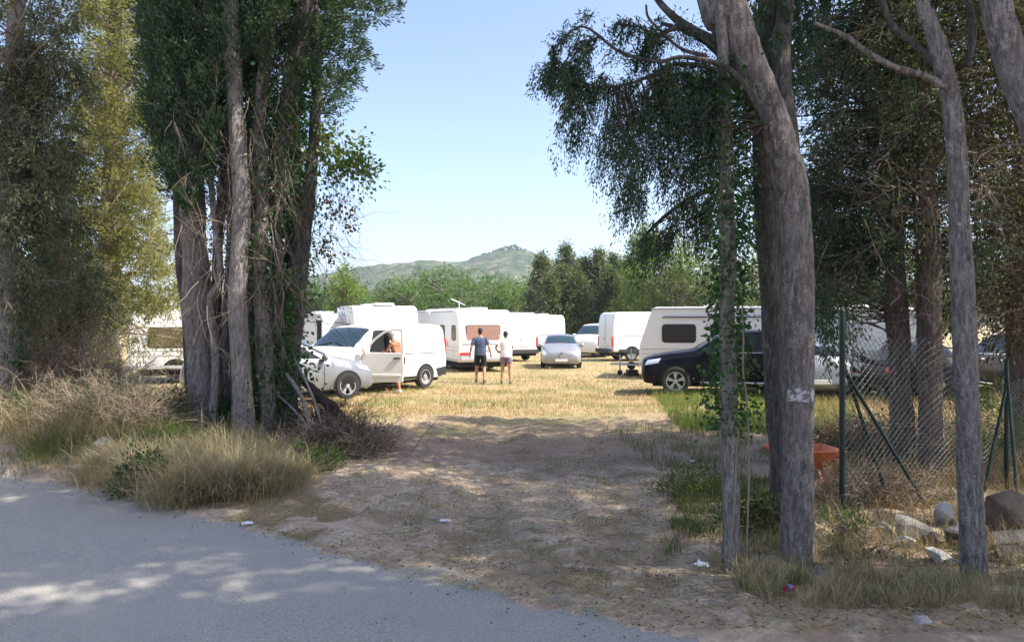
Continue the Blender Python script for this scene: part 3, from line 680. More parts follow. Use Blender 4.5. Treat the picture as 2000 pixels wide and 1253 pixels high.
def high_van(name, loc, h, label, L=5.6, W=2.0, H=2.5, group=None):
    t = empty(name, loc, math.atan2(h[1], h[0]), label=label, cat='van', group=group)   # origin at the rear left corner on the ground
    o = lambda mb: mb
    b = MB(); b.prism([(0, .45), (0, 1.9), (.10, H - .12), (.3, H - .02), (L - 1.7, H), (L - 1.35, H - .15), (L - .75, 1.55), (L - .1, 1.12), (L, .95), (L + .03, .45)], -W, 0)
    b.build('body', M['white'], t, bevel=.09, seg=3)
    lw = MB(); lw.box((L / 2 - .1, -W / 2, .37), (L - .3, W - .12, .2)); lw.build('underbody', M['interior'], t)
    for s, y in ((1, .008), (-1, -W - .008)):
        r = MB(); r.box((L * .45, y, .52), (L * .78, .03, .16)); r.build('side_moulding', M['plastic'], t, bevel=.008)
        sm = MB()
        for x in (L - 1.72, L - 2.95): sm.box((x, y * .4 if y > 0 else -W - .001, 1.35), (.014, .008, 1.7))
        sm.box((L * .32, y * .4 if y > 0 else -W - .001, 1.28), (L * .4, .01, .02)); sm.build('panel_seam', M['plastic'], t)
        wn = MB(); wn.prism([(L - 1.62, 1.25), (L - .85, 1.22), (L - 1.05, 1.58), (L - 1.3, 1.95), (L - 1.62, 1.98)], -.006, .006); wn.v = [(p[0], p[1] + y, p[2]) for p in wn.v]; wn.build('side_window', M['glass'], t)
        for x in (1.05, L - .95): wheel(t, x, y - .11 * s, .34, .22, 'steel')
        for x in (1.05, L - .95):
            a = MB(); n = 16; V = [(x + .42 * math.cos(q), y + .012 * s, .34 + .42 * math.sin(q)) for q in np.linspace(.1, PI - .1, n)]; a.add(V, [tuple(range(n))]); a.build('wheel_arch', M['interior'], t)
        tl = MB(); tl.box((.0, y - .05 * s, .98), (.07, .10, .52)); tl.build('tail_lamp', M['red'], t, bevel=.015)
    rd = MB()
    for y in (-.01,): rd.box((-.004, -W / 2, 1.4), (.01, .02, 1.75))
    rd.box((-.01, -W / 2 + .12, 1.12), (.03, .12, .04)); rd.build('rear_door_seam', M['plastic'], t)
    pb = MB(); pb.box((-.08, -W / 2, .50), (.2, W - .06, .22)); pb.build('rear_bumper', M['plastic'], t, bevel=.03)
    pl = MB(); pl.box((-.02, -W / 2 - .1, .80), (.02, .52, .12)); pl.build('number_plate', M['plate'], t)
    return t

def window_panel(parent, name, x0, x1, z0, z1, y, sgn, glass, axis='side', r=.09, frame=True):
    """a framed acrylic window proud of the skin; axis side: lies at y; axis end: x0..x1 are y's and y is x"""
    fr, gl = MB(), MB()
    fr.prism(rrect(x0 - .035, x1 + .035, z0 - .035, z1 + .035, r + .03), -.018, .012); gl.prism(rrect(x0, x1, z0, z1, r), -.02, .028)
    for mb in (fr, gl):
        if axis == 'side': mb.v = [(p[0], y + sgn * p[1], p[2]) for p in mb.v]
        else: mb.v = [(y + sgn * p[1], p[0], p[2]) for p in mb.v]
    f = fr.build('window', M['plastic'], parent)
    gl.build('pane', glass, f); return f

def caravan(name, loc, h, label, L=5.4, W=2.25, H=2.55, prof='round', side=(), end=(), far_side=(), zb=.42, stripes=True, tail=True, hatch=(1.2, 3.2), aerial=False, group=None, glass=None, drawbar=True, trim=True, cat='caravan', awning=False, face=None):
    """origin: left-hand front... corner on the ground; x runs along the side (y=0 side is seen), body occupies y in -W..0"""
    t = empty(name, loc, math.atan2(h[1], h[0]), label=label, cat=cat, group=group)
    gl = glass or M['acryl']
    if prof == 'round': pf = [(0.02, zb), (-.02, 1.0), (0.02, 1.75), (.14, 2.25), (.32, H - .06), (.55, H), (L - .55, H), (L - .3, H - .08), (L - .1, 2.1), (L, 1.5), (L - .04, zb)]
    elif prof == 'wedge': pf = [(-.02, zb), (.02, 1.1), (.28, 2.05), (.62, H - .02), (.75, H), (L - .5, H), (L - .2, H - .1), (L, 1.7), (L, zb)]
    elif prof == 'slant': pf = [(0, zb), (-.02, 1.5), (.1, H - .1), (.3, H), (L - .62, H), (L - .50, H - .05), (L - .38, H - .32), (L - .04, 1.15), (L, zb + .15), (L - .03, zb)]
    else: pf = [(0, zb), (0, H - .25), (.1, H - .06), (.26, H), (L - .3, H), (L - .08, H - .1), (L, H - .4), (L, zb)]
    b = MB(); b.prism(pf[::-1], -W, 0); b.build('body', M['caravan'], t, bevel=.06 if prof != 'slant' else .03, seg=3)
    if prof == 'slant':
        aw = MB(); aw.box((L / 2 - .1, .03, H - .36), (L - 1.5, .05, .035)); aw.build('awning_rail', M['plastic'], t)
    c = MB(); c.box((L / 2, -W / 2, zb - .12), (L - .5, W - .3, .2)); c.build('chassis', M['interior'], t)
    for y, s in ((0, 1), (-W, -1)):
        wheel(t, L * .52, y - s * .1, .33, .19, 'steel')
        a = MB(); n = 16; V = [(L * .52 + .42 * math.cos(q), y + .012 * s, .36 + .40 * math.sin(q)) for q in np.linspace(.12, PI - .12, n)]; a.add(V, [tuple(range(n))]); a.build('wheel_arch', M['interior'], t)
        if trim:
            k = MB(); k.box((L / 2, y + s * .014, zb + .07), (L - .12, .03, .10)); k.build('skirt', M['caravan_grey'], t, bevel=.008)
            e = MB(); e.box((L / 2 + .1, y + s * .016, H - .06), (L - 1.1, .035, .05)); e.build('roof_rail', M['caravan_grey'], t, bevel=.008)
        if stripes:
            q = MB()
            for z in (.86, 1.02): q.box((L / 2, y + s * .006, z), (L - .2, .014, .018))
            q.build('side_moulding', M['caravan_grey'], t)
    ad = MB(); ad.prism(rrect(L * .62, L * .62 + .62, zb + .12, 2.2, .07), -.008, .008); ad.build('entrance_door', M['roofgrey'], t) if prof == 'box' else None
    for x_ in (.35, L - 1.0):
        lk = MB(); lk.prism(rrect(x_, x_ + .5, zb + .2, zb + .55, .04), -.009, .009); lk.build('locker_hatch', M['roofgrey'], t)
    vt_ = MB(); vt_.prism(rrect(L * .3, L * .3 + .4, 1.02, 1.2, .02), -.012, .012); vt_.build('fridge_vent', M['caravan_grey'], t)
    dk = MB()
    for z_ in (1.12, 1.16, 1.95): dk.box((-.027, -W / 2, z_), (.012, W - .35, .016))
    dk.build('rear_moulding', M['caravan_grey'], t)
    for s_ in side: window_panel(t, 'window', s_[0], s_[1], s_[2], s_[3], 0, 1, s_[4] if len(s_) > 4 else gl)
    for s_ in far_side: window_panel(t, 'window', s_[0], s_[1], s_[2], s_[3], -W, -1, gl)
    for s_ in end: window_panel(t, 'window', s_[0], s_[1], s_[2], s_[3], .02, -1, s_[4] if len(s_) > 4 else gl, 'end')
    if tail:
        for y in (-.28, -W + .28):
            l = MB(); l.prism(rrect(y - .2, y + .2, .70, .80, .03), -.02, .02); l.v = [(-.02 + p[1], p[0], p[2]) for p in l.v]; l.build('tail_lamp', M['red'], t)
        l = MB(); l.prism(rrect(-W + .1, -.1, .50, .64, .03), -.03, .03); l.v = [(-.03 + p[1], p[0], p[2]) for p in l.v]; l.build('bumper', M['caravan_grey'], t, bevel=.01)
        p = MB(); p.box((-.035, -W / 2, .95), (.02, .52, .11)); p.build('number_plate', M['plate'], t)
    for x in hatch:
        r = MB(); r.box((x, -W / 2, H + .05), (.75, .75, .11)); r.build('roof_hatch', M['roofgrey'], t, bevel=.04, seg=3)
    if aerial:
        a = MB(); a.tube([(1.8, -.6, H), (1.8, -.6, H + .38)], .02, 6); a.tube([(1.5, -.75, H + .22), (2.2, -.4, H + .48)], .015, 5)
        for k in range(5): a.tube([(1.62 + k * .09, -.82 + k * .05, H + .20 + .035 * k), (1.68 + k * .09, -.5 + k * .05, H + .34 + .035 * k)], .008, 4)
        a.build('aerial', M['roofgrey'], t)
    if drawbar:
        d = MB(); d.tube([(L - .1, -.45, .42), (L + 1.15, -W / 2, .42)], .035, 6); d.tube([(L - .1, -W + .45, .42), (L + 1.15, -W / 2, .42)], .035, 6); d.tube([(L + .8, -W / 2, .75), (L + .8, -W / 2, .1)], .03, 8)
        jw = MB(); jw.tube([(L + .8, -W / 2 - .04, .1), (L + .8, -W / 2 + .04, .1)], .1, 12); do = d.build('drawbar', M['caravan_grey'], t); jw.build('jockey_wheel', M['rubber'], do)
    return t
# ------------------------------------------------------------------ placing the vehicles
def gp(px, Y): return ((px - CX) / F * Y, Y)
def base(x, y): return (x, y, float(gh(x, y)))
small_van('parked_van', base(-4.1, 22.35), (-.57, -.82), 'white panel van facing left with its driver door swung open', open_door=True)
v2 = small_van('parked_van', base(5.15, 45.5), (-.45, -.89), 'white minivan with bluish windscreen half hidden by the tall white van')
hx, hy = .74, .67
wx, wy = gp(676, 17.9)                            # right front wheel
rx, ry = hy, -hx                                  # right-hand side of the car
silver, _ = hatchback('parked_car', base(wx - rx * .78 - hx * 1.25, wy - ry * .78 - hy * 1.25), (hx, hy), M['silver'], 'silver hatchback in front of the white van, half behind the left trunks', emblem=False)
hatchback('parked_car', base(2.18, 34.7), (-.04, -1), M['lightsilver'], 'pale silver hatchback facing the camera in the middle of the field', )
sx, sy = gp(1320, 20.7)
h = Vector((-.985, .17)).normalized()
suv('parked_car', base(sx - h.x * 1.5 + .15, sy - h.y * 1.5 + .93), h, M['black'], 'black sport utility car facing left behind the slim ivy covered trunk')
hatchback('parked_car', base(*gp(1562, 20.9)), (.12, .99), M['silver'], 'silver-white car with a red rear light between the big trunk and the green fence post', emblem=False)
hatchback('parked_car', base(*gp(1775, 19.5)), (.25, .97), M['black'], 'dark car with red tail lights behind the chain-link fence and the two brown trunks', emblem=False)
suv('parked_car', base(*gp(1985, 21.5)), (.1, 1), M['black'], 'dark car at the right edge of the photo behind the last green fence post')

high_van('delivery_van', base(4.55, 40.6), (.965, .26), 'tall white panel van with red tail lamp standing right of the silver hatchback')
high_van('delivery_van', base(-.2, 38.6), (-.50, .87), 'tall white van with dark rear bumper behind the walking woman', L=5.4, W=1.75)
e = (-.36, .93)
caravan('caravan', base(-2.12, 30.2), e, 'white caravan with grey shaded side and pinkish rear window behind the man in navy', L=4.6, W=2.3, H=2.5, side=[(.35, .85, 1.3, 1.85), (1.9, 2.6, 1.3, 1.85)], end=[(-1.75, -.35, 1.28, 1.86, M['pink_reflection'])], aerial=True)
caravan('caravan', base(-4.05, 37.5), e, 'grey shaded caravan side just behind the white caravan with the pinkish window', L=6, W=2.3, H=2.6, side=[(1.2, 2.2, 1.3, 1.9)], prof='box')
caravan('caravan', base(-5.85, 28.4), (-.40, .92), 'tall white caravan with roof box rising behind the white van with the open door', L=3.6, W=2.5, H=2.62, prof='round', hatch=(.7, 2.6), side=[(.5, 1.6, 1.3, 1.9)])
caravan('caravan', base(-7.3, 29.5), (-.5, .87), 'pale caravan with dark open doorway behind the trunks left of the white van', L=4.0, W=1.2, H=2.3, prof='box', side=[(.1, .6, .6, 2.0, M['interior'])], hatch=(2,))
caravan('caravan', base(-9.4, 25.3), (-.97, -.24), 'white caravan with a long brown window seen left of the big trunk clump', L=3.0, W=2.2, H=2.55, prof='round', side=[(.15, 2.35, 1.15, 1.75)], hatch=(1.5,))
caravan('caravan', base(1.35, 52), (-.36, .93), 'white caravan farther back between the tall van and the silver hatchback', L=5, W=2.5, H=2.5, prof='round', hatch=(1.2,))
caravan('caravan', base(7.3, 58), (-.99, .1), 'white motorhome with a dark wide windscreen far behind the minivan', L=4, W=2.2, H=2.75, prof='box', side=[(.8, 3.6, 1.3, 1.95, M['glass'])], tail=False, drawbar=False)
caravan('caravan', base(-12.5, 40), (-.9, .4), 'pale caravan deep in the field behind the leftmost trees', L=6, W=2.3, H=2.6, prof='round', side=[(1, 2.5, 1.2, 1.8)])
k = Vector((-.965, .262)).normalized(); lc = Vector(gp(1247, 27.2)); o = lc - k * 6.2
caravan('caravan', base(o.x, o.y), k, 'grey-white caravan with black framed windows standing behind the black car', L=6.2, W=2.3, H=2.5, prof='slant', side=[(4.25, 5.35, 1.28, 1.86, M['glass']), (2.4, 3.7, 1.42, 1.86, M['glass']), (.5, 1.6, 1.3, 1.86, M['glass'])], hatch=(3.6, 1.4))
caravan('caravan', base(11.9, 21.6), (-.94, .34), 'pale blue-grey caravan flank behind the chain-link fence', L=4.4, W=2.2, H=2.42, prof='box', side=[], hatch=(2,), stripes=True)
# chocks and jack left on the grass by that caravan
t = empty('levelling_block', base(*gp(1233, 28.6)), .2, label='dark stacked levelling blocks and jockey wheel on the grass beside the grey-white caravan', cat='block')
b = MB(); b.box((0, 0, .06), (.5, .35, .12)); b.box((.03, 0, .18), (.4, .3, .1)); b.build('block', M['plastic'], t, bevel=.02)
b = MB(); b.tube([(0, -.05, .38), (0, .05, .38)], .15, 16); b.build('jockey_wheel', M['rubber'], t)
b = MB(); b.tube([(0, 0, .38), (0, 0, 1.0)], .03, 8); b.build('jack_post', M['steel'], t)

# ------------------------------------------------------------------ people (one continuous remeshed body each)
def V3(*a): return Vector(a)
def hand(mb, w, d, side, spread, curl=.5):
    """w wrist, d direction down the hand, side = thumb-side direction, spread = palm normal"""
    d = Vector(d).normalized(); s = Vector(side); s = (s - d * s.dot(d)).normalized(); n = d.cross(s) * spread
    mb.tube([w - d * .02, w + d * .03, w + d * .085], [.026, .036, .034], 10)
    mb.tube([w + d * .02 + s * .014, w + d * .085 + s * .016], [.018, .016], 8); mb.tube([w + d * .02 - s * .016, w + d * .085 - s * .018], [.018, .016], 8)
    for k, ln in enumerate((.070, .080, .074, .056)):
        b = w + d * .085 + s * (.028 - .019 * k); p1 = b + d * ln * .45 + n * .006; p2 = p1 + (d * math.cos(curl) + n * math.sin(curl)) * ln * .32; p3 = p2 + (d * math.cos(curl * 1.7) + n * math.sin(curl * 1.7)) * ln * .25
        mb.tube([b - d * .02, p1, p2, p3], [.0105, .0098, .009, .0078], 7)
    b = w + d * .03 + s * .026; mb.tube([b, b + (s * .7 + d * .7) * .032, b + (s * .45 + d * .9 + n * .3) * .062], [.0135, .0115, .009], 7)

def remesh(o, vs, sm=4):
    r = o.modifiers.new('remesh', 'REMESH'); r.mode = 'VOXEL'; r.voxel_size = vs; r.use_smooth_shade = True
    s = o.modifiers.new('smooth', 'SMOOTH'); s.factor = .5; s.iterations = sm
    return o

def person(label, loc, rz, H, J, skin, hair, top, bottom, shoes, topkind='tee', look=(0, 0)):
    """J: joints in metres in a frame where the person faces +Y; x to the right"""
    t = empty('person', loc, rz, label=label, cat='person')
    g = lambda k: Vector(J[k])
    b = MB()
    pel, chest, neck, head = g('pelvis'), g('chest'), g('neck'), g('head')
    wm = J.get('w', 1.0)
    b.loft([(pel + V3(0, 0, -.10), .15 * wm, .10), (pel, .165 * wm, .115), (pel.lerp(chest, .45), .14 * wm, .10), (chest, .165 * wm, .115), (chest + V3(0, 0, .10), .165 * wm, .10), (chest + V3(0, 0, .17), .10, .07), (neck, .055, .055)])
    b.tube([chest + V3(0, 0, .12), neck, head + V3(0, -.015, -.05)], [.062, .055, .052], 12)
    R = Matrix.Rotation(look[0], 3, 'Z') @ Matrix.Rotation(look[1], 3, 'X')
    def hd(x, y, z): return head + R @ Vector((x, y, z))
    b.ell(hd(0, 0, .025), (.076, .096, .10), 18); b.ell(hd(0, .028, -.055), (.056, .066, .062), 14)
    b.ell(hd(0, .098, -.018), (.012, .018, .024), 8); b.ell(hd(0, .093, .022), (.05, .012, .011), 8)
    b.ell(hd(0, .092, -.058), (.024, .010, .006), 8); b.ell(hd(0, .088, -.068), (.020, .010, .006), 8); b.ell(hd(0, .082, -.098), (.022, .014, .013), 8)
    for s in (-1, 1): b.ell(hd(s * .078, -.008, -.005), (.010, .020, .031), 8); b.ell(hd(s * .035, .07, -.03), (.022, .02, .018), 8)
    for s, n_ in ((-1, 'l'), (1, 'r')):
        sh, el, wr = g('sh_' + n_), g('el_' + n_), g('wr_' + n_)
        b.tube([chest + V3(s * .08, 0, .10), sh, sh.lerp(el, .4), el, el.lerp(wr, .35), wr], [.052, .054, .046, .037, .036, .024], 12)
        hd_ = (Vector(J['hd_' + n_]) if 'hd_' + n_ in J else (wr - el)).normalized(); hand(b, wr, hd_, J.get('th_' + n_, (0, 1, 0)), -s, J.get('curl', .5))
        hp, kn, an = g('hip_' + n_), g('kn_' + n_), g('an_' + n_); f = Vector(J.get('ft_' + n_, (s * .12, 1, 0))).normalized()
        b.tube([hp + V3(0, 0, .05), hp, hp.lerp(kn, .5), kn, kn.lerp(an, .3), an.lerp(kn, .18), an], [.085, .092, .075, .054, .056, .038, .036], 14)
        up = V3(0, 0, -1); toe = an + f * .15 + V3(0, 0, -.055)
        b.tube([an - f * .045 + V3(0, 0, -.045), an + f * .03 + V3(0, 0, -.04), toe], [.034, .04, .024], 10)
    bo = remesh(b.build('body', skin, t), .0065)
    h = MB()
    if hair is not None:
        h.ell(hd(0, -.012, .042), (.082, .10, .092), 18)
        h.ell(hd(0, -.042, -.015), (.070, .062, .075), 14)
        if J.get('bun'): h.ell(hd(0, -.10, .03), (.04, .04, .045), 12)
        remesh(h.build('hair', hair, t), .008)
    e = MB()
    for s in (-1, 1): e.ell(hd(s * .031, .088, .002), (.012, .008, .008), 8)
    e.build('eyes', M['shoe_w'], t)
    if top is not None:
        c = MB(); k = .016
        c.loft([(pel + V3(0, 0, -.07), .165 * wm + k, .115 + k), (pel + V3(0, 0, .05), .165 * wm + k, .115 + k), (pel.lerp(chest, .5), .15 * wm + k * 1.3, .105 + k * 1.3), (chest, .17 * wm + k, .115 + k), (chest + V3(0, 0, .10), .168 * wm + k, .10 + k), (chest + V3(0, 0, .165), .11, .075), (chest + V3(0, 0, .19), .07, .06)])
        for s, n_ in ((-1, 'l'), (1, 'r')):
            sh, el = g('sh_' + n_), g('el_' + n_); c.tube([chest + V3(s * .08, 0, .095), sh + V3(0, 0, .004), sh.lerp(el, .35), sh.lerp(el, .62)], [.07, .071, .068, .068], 12)
        remesh(c.build('shirt', top, t), .009, 3)
    if bottom is not None:
        c = MB(); c.loft([(pel + V3(0, 0, .07), .15 * wm, .105), (pel, .172 * wm, .125), (pel + V3(0, 0, -.12), .17 * wm, .12)])
        q = J.get('short', .8)
        for s, n_ in ((-1, 'l'), (1, 'r')): hp, kn = g('hip_' + n_), g('kn_' + n_); c.tube([hp + V3(0, 0, .05), hp, hp.lerp(kn, .45), hp.lerp(kn, q)], [.095, .105, .098, .092], 14)
        remesh(c.build('shorts', bottom, t), .009, 3)
    for s, n_ in ((-1, 'l'), (1, 'r')):
        an = g('an_' + n_); f = Vector(J.get('ft_' + n_, (s * .12, 1, 0))).normalized(); c = MB()
        c.tube([an - f * .062 + V3(0, 0, -.045), an + f * .02 + V3(0, 0, -.042), an + f * .11 + V3(0, 0, -.052), an + f * .185 + V3(0, 0, -.062)], [.034, .046, .044, .026], 12); c.tube([an + V3(0, 0, -.04), an + V3(0, 0, .015)], [.045, .042], 10)
        remesh(c.build('shoe', shoes, t), .009, 2)
    for o in t.children: o.scale = (1, 1, 1)
    t.scale = (H / 1.75,) * 3
    return t
walk = dict(pelvis=(0, 0, .95), chest=(0, .01, 1.28), neck=(0, .02, 1.50), head=(0, .04, 1.635), sh_l=(-.19, .0, 1.40), el_l=(-.285, -.06, 1.14), wr_l=(-.33, .04, .92), sh_r=(.19, .0, 1.40), el_r=(.285, -.03, 1.14), wr_r=(.33, .06, .92),
            hip_l=(-.095, 0, .90), kn_l=(-.125, .12, .50), an_l=(-.13, .02, .10), hip_r=(.095, 0, .90), kn_r=(.125, .03, .49), an_r=(.14, -.14, .105), w=1.08, short=.82)
px_, py_ = gp(938, 25.3)
person('man in navy t-shirt and black shorts walking away across the dry grass', base(px_, py_), -.05, 1.80, walk, M['skin_a'], M['hair'], M['navy'], M['blackcloth'], M['shoe'])
hips = dict(pelvis=(0, 0, .95), chest=(0, .02, 1.28), neck=(0, .05, 1.49), head=(-.01, .08, 1.61), sh_l=(-.175, .0, 1.39), el_l=(-.34, -.04, 1.19), wr_l=(-.27, .14, 1.05), hd_l=(.6, .5, -.2), sh_r=(.175, .0, 1.39), el_r=(.22, .12, 1.17), wr_r=(.12, .28, 1.20), hd_r=(-.8, .4, .1),
            hip_l=(-.09, 0, .90), kn_l=(-.11, .06, .49), an_l=(-.13, .0, .10), hip_r=(.09, 0, .90), kn_r=(.13, .04, .49), an_r=(.15, -.04, .10), w=1.06, short=.52, bun=False, th_l=(0, 0, 1), th_r=(0, 0, 1))
px_, py_ = gp(988, 24.6)
person('woman in white t-shirt and short patterned shorts walking away with one hand at her hip', base(px_, py_), -.02, 1.71, hips, M['skin_a'], M['hair'], M['whitecloth'], M['purplecloth'], M['shoe'])
lean = dict(pelvis=(0, -.03, .93), chest=(0, .12, 1.24), neck=(0, .20, 1.44), head=(0, .27, 1.565), sh_l=(-.18, .13, 1.36), el_l=(-.26, .24, 1.12), wr_l=(-.22, .44, 1.16), sh_r=(.18, .13, 1.36), el_r=(.26, .20, 1.12), wr_r=(.22, .42, 1.14),
            hip_l=(-.095, -.03, .90), kn_l=(-.11, .0, .50), an_l=(-.12, -.12, .10), hip_r=(.095, -.03, .90), kn_r=(.11, .06, .50), an_r=(.12, .10, .10), w=1.1, short=.6)
p3 = (-3.16, 21.45)
person('shirtless grey haired person leaning in behind the open door of the white van', base(*p3), math.radians(62), 1.78, lean, M['skin_b'], M['hair_grey'], None, M['blackcloth'], M['shoe_w'])

# ------------------------------------------------------------------ fence
def post(px, pyb, pyt, Y, nm=None):
    x, y = gp(px, Y); return x, y, float(gh(x, y)), CH - (pyt - HY) / F * Y
fence = empty('fence', (gp(1645, 7.9)[0], 7.9, 0), label='green chain-link fence with a torn sagging top edge between dark green braced posts', cat='fence')
FX, FY = fence.location.x, fence.location.y
def rel(p): return (p[0] - FX, p[1] - FY, p[2])
x1, y1, z1, t1 = post(1645, 1018, 606, 7.9); x2, y2, z2, t2 = post(1966, 0, 703, 9.2)
for (x, y, zt, r) in ((x1, y1, t1, .030), (x2, y2, t2, .026), (x2 + 3.2, y2 + 1.7, t2 + .4, .026)):
    b = MB(); b.tube([rel((x, y, -.25)), rel((x, y, zt))], r, 10); b.ell(rel((x, y, zt)), (r, r, .02), 8); b.build('post', M['green_post'], fence)
def brace(a, c):
    b = MB(); b.tube([rel(a), rel(c)], .019, 8); b.build('brace', M['green_post'], fence)
brace((x1, y1, 1.62), P(1740, 992, 8.3)); brace((x1, y1, 1.55), P(1812, 992, 8.1)); 
brace((x2, y2, 1.25), P(1922, 958, 8.9)); brace((x2, y2, 1.45), P(1990, 1000, 8.7))
# diamond mesh between the posts: strands follow a sheet whose top edge falls and rises again
def sheet(u, v):                                  # u along the fence in metres, v 0..1 up
    L = math.hypot(x2 - x1, y2 - y1); q = u / L
    top = np.interp(q, [0, .22, .42, .7, .9, 1.05, 2.5], [1.98, 1.90, 1.80, 1.30, 1.20, 1.28, 1.45])
    off = .10 * math.sin(q * 5) * v + .06 * math.sin(q * 11 + 2) * v
    return (x1 + (x2 - x1) * q - FX + off * .3, y1 + (y2 - y1) * q - FY - off, .05 + (top - .05) * v - (.06 * math.sin(q * 9) * v))
mb = MB(); cell = .085; Lf = math.hypot(x2 - x1, y2 - y1) * 2.2; nu = int(Lf / cell); nv = 22
for i in range(-nv, nu):
    for dr in (1, -1):
        pts = []
        for j in range(nv + 1):
            u = (i + (j if dr > 0 else nv - j)) * cell
            if 0 <= u <= Lf: pts.append(Vector(sheet(u, j / nv)) + Vector((0, .003 * dr, 0)))
        if len(pts) > 1: mb.tube(pts, .0026, 3, cap=False)
mb.build('mesh', M['wire'], fence, smooth=False, fix=False)

# ------------------------------------------------------------------ wheelbarrow, rocks, litter
wb = empty('wheelbarrow', base(*gp(1568, 9.2)), math.radians(94), label='orange wheelbarrow standing behind the big curved trunk', cat='wheelbarrow')
b = MB()
def tray_ring(z, x0, x1, w): return [(x0, -w, z), (x1, -w, z), (x1, w, z), (x0, w, z)]
r0, r1 = tray_ring(.34, -.16, .18, .19), tray_ring(.66, -.40, .42, .41); r0i, r1i = tray_ring(.355, -.15, .17, .18), tray_ring(.661, -.385, .405, .395)
b.add(r0 + r1 + r1i + r0i, [(0, 1, 2, 3)] + [(i + 4 * k, (i + 1) % 4 + 4 * k, (i + 1) % 4 + 4 * k + 4, i + 4 * k + 4) for k in range(3) for i in range(4)] + [(15, 14, 13, 12)]); b.build('tray', M['orange'], wb, bevel=.012, fix=False)
for s in (-1, 1):
    b = MB(); b.tube([(-.56, s * .24, .56), (-.45, s * .22, .53), (-.2, s * .17, .34), (.3, s * .12, .28), (.55, s * .05, .20)], .017, 8); b.build('handle', M['orange'], wb)
    b = MB(); b.tube([(-.18, s * .18, .36), (-.30, s * .2, .02), (-.22, s * .2, .01), (.02, s * .18, .34)], .02, 8); b.box((-.26, s * .2, .17), (.10, .03, .3)); b.build('leg', M['rust'], wb)
b = MB(); b.tube([(.55, -.04, .20), (.55, .04, .20)], [.19, .19], 20); b.build('wheel', M['rubber'], wb)

def rock(name, loc, r, seed, label, group, mat, parent=None):
    bm = bmesh.new(); bmesh.ops.create_icosphere(bm, subdivisions=4, radius=1)
    rr = random.Random(seed); cuts = [(Vector((rr.uniform(-1, 1), rr.uniform(-1, 1), rr.uniform(-1, 1))).normalized(), rr.uniform(.34, .62)) for _ in range(12)]
    for v in bm.verts:
        p = v.co.copy()
        for n_, d in cuts:
            e = p.dot(n_) - d
            if e > 0: p -= n_ * e * .985
        p *= 1.35 * (1 + .03 * mnoise.noise(p * 3 + Vector((seed, 0, 0))) + .025 * mnoise.noise(p * 8))
        v.co = Vector((p.x * r[0], p.y * r[1], p.z * r[2]))
    me = bpy.data.meshes.new(name); bm.to_mesh(me); bm.free(); me.materials.append(mat); me.polygons.foreach_set('use_smooth', [True] * len(me.polygons))
    try: me.set_sharp_from_angle(angle=math.radians(18))
    except Exception: pass
    o = bpy.data.objects.new(name, me); COL.objects.link(o); o.location = loc; o.rotation_euler = (rr.uniform(-.2, .2), rr.uniform(-.2, .2), rr.uniform(0, 3))
    return tag(o, label, 'rock', group)
def rockmat(name, a, b_):
    m, nt, out = nodes(name); c = ramp(nt, tex(nt, 5, 8, .7), [(.3, a), (.7, b_)]); s = tex(nt, 30, 4)
    c = mixc(nt, ramp(nt, s, [(.6, 0.), (.7, .5)]), c, [x * .4 for x in a]); bsdf(nt, out, c, .92, 0, bump(nt, math_(nt, 'ADD', s, tex(nt, 6, 6)), .9, .03)); return m
RK = [rockmat('grey_limestone', (.10, .098, .095), (.30, .29, .275)), rockmat('pale_limestone', (.30, .29, .27), (.58, .56, .52)), rockmat('brown_stone', (.10, .075, .055), (.25, .20, .15))]
for i, (px, py, Y, r, k, lab) in enumerate([
    (1845, 1012, 7.35, (.15, .14, .13), 1, 'pale angular boulder at the foot of the leaning fence brace'),
    (1955, 1000, 7.25, (.24, .25, .22), 2, 'large brown rock behind the slim speckled trunk'),
    (1968, 1040, 6.75, (.18, .16, .10), 0, 'grey slab resting low under the large brown rock'),
    (1770, 1062, 6.85, (.19, .16, .12), 0, 'dark grey boulder left of the pale angular one'),
    (1836, 1108, 6.2, (.11, .10, .075), 1, 'light grey round rock just left of the slim trunk foot'),
    (1760, 1108, 6.6, (.10, .1, .06), 1, 'small pale stone beside the light round rock'),
    (1885, 1060, 6.75, (.15, .14, .09), 0, 'broken grey block in the middle of the rock heap'),
    (1985, 1085, 6.3, (.15, .15, .10), 2, 'brown rock low at the right edge'),
    (1825, 1060, 6.75, (.12, .12, .08), 2, 'brown wedge of rock between the grey boulders'),
    (1800, 1225, 5.0, (.075, .06, .035), 1, 'small pale stone by the road in the lower right grass'),
    (1598, 1142, 5.95, (.05, .05, .05), 0, 'fist sized stone right of the big curved trunk foot'),
    (12, 885, 11.4, (.16, .14, .10), 0, 'dark stone on the verge at the left edge'),
    (215, 905, 10.6, (.17, .13, .10), 1, 'pale stone in front of the dry grass on the left verge'),
    (180, 940, 10.1, (.09, .1, .05), 1, 'small pale stone lowest on the left verge'),
    (150, 948, 10.0, (.10, .08, .04), 1, 'flat pale stone nearest the road on the left verge'),
    (235, 935, 10.1, (.06, .06, .04), 1, 'little whitish stone between the left verge grass and road'),
    (66, 898, 11.0, (.08, .06, .04), 1, 'little whitish stone near the left edge')]):
    x, y = gp(px, Y); z = CH - (py - HY) / F * Y
    rock('rock', (x, y, float(gh(x, y)) + r[2] * .6), r, 40 + i, lab, 'rocks on the verges', RK[k])
rr_ = random.Random(77)
for i in range(16):
    px = rr_.uniform(1700, 2020); Y = rr_.uniform(6.1, 7.4); x, y = gp(px, Y); s = rr_.uniform(.04, .10)
    rock('rock', (x, y, float(gh(x, y)) + s * .3), (s, s * rr_.uniform(.6, 1), s * rr_.uniform(.45, .7)), 90 + i, 'small angular rubble stone lying in the heap around the slim speckled trunk', 'rubble of the rock heap', RK[i % 3])
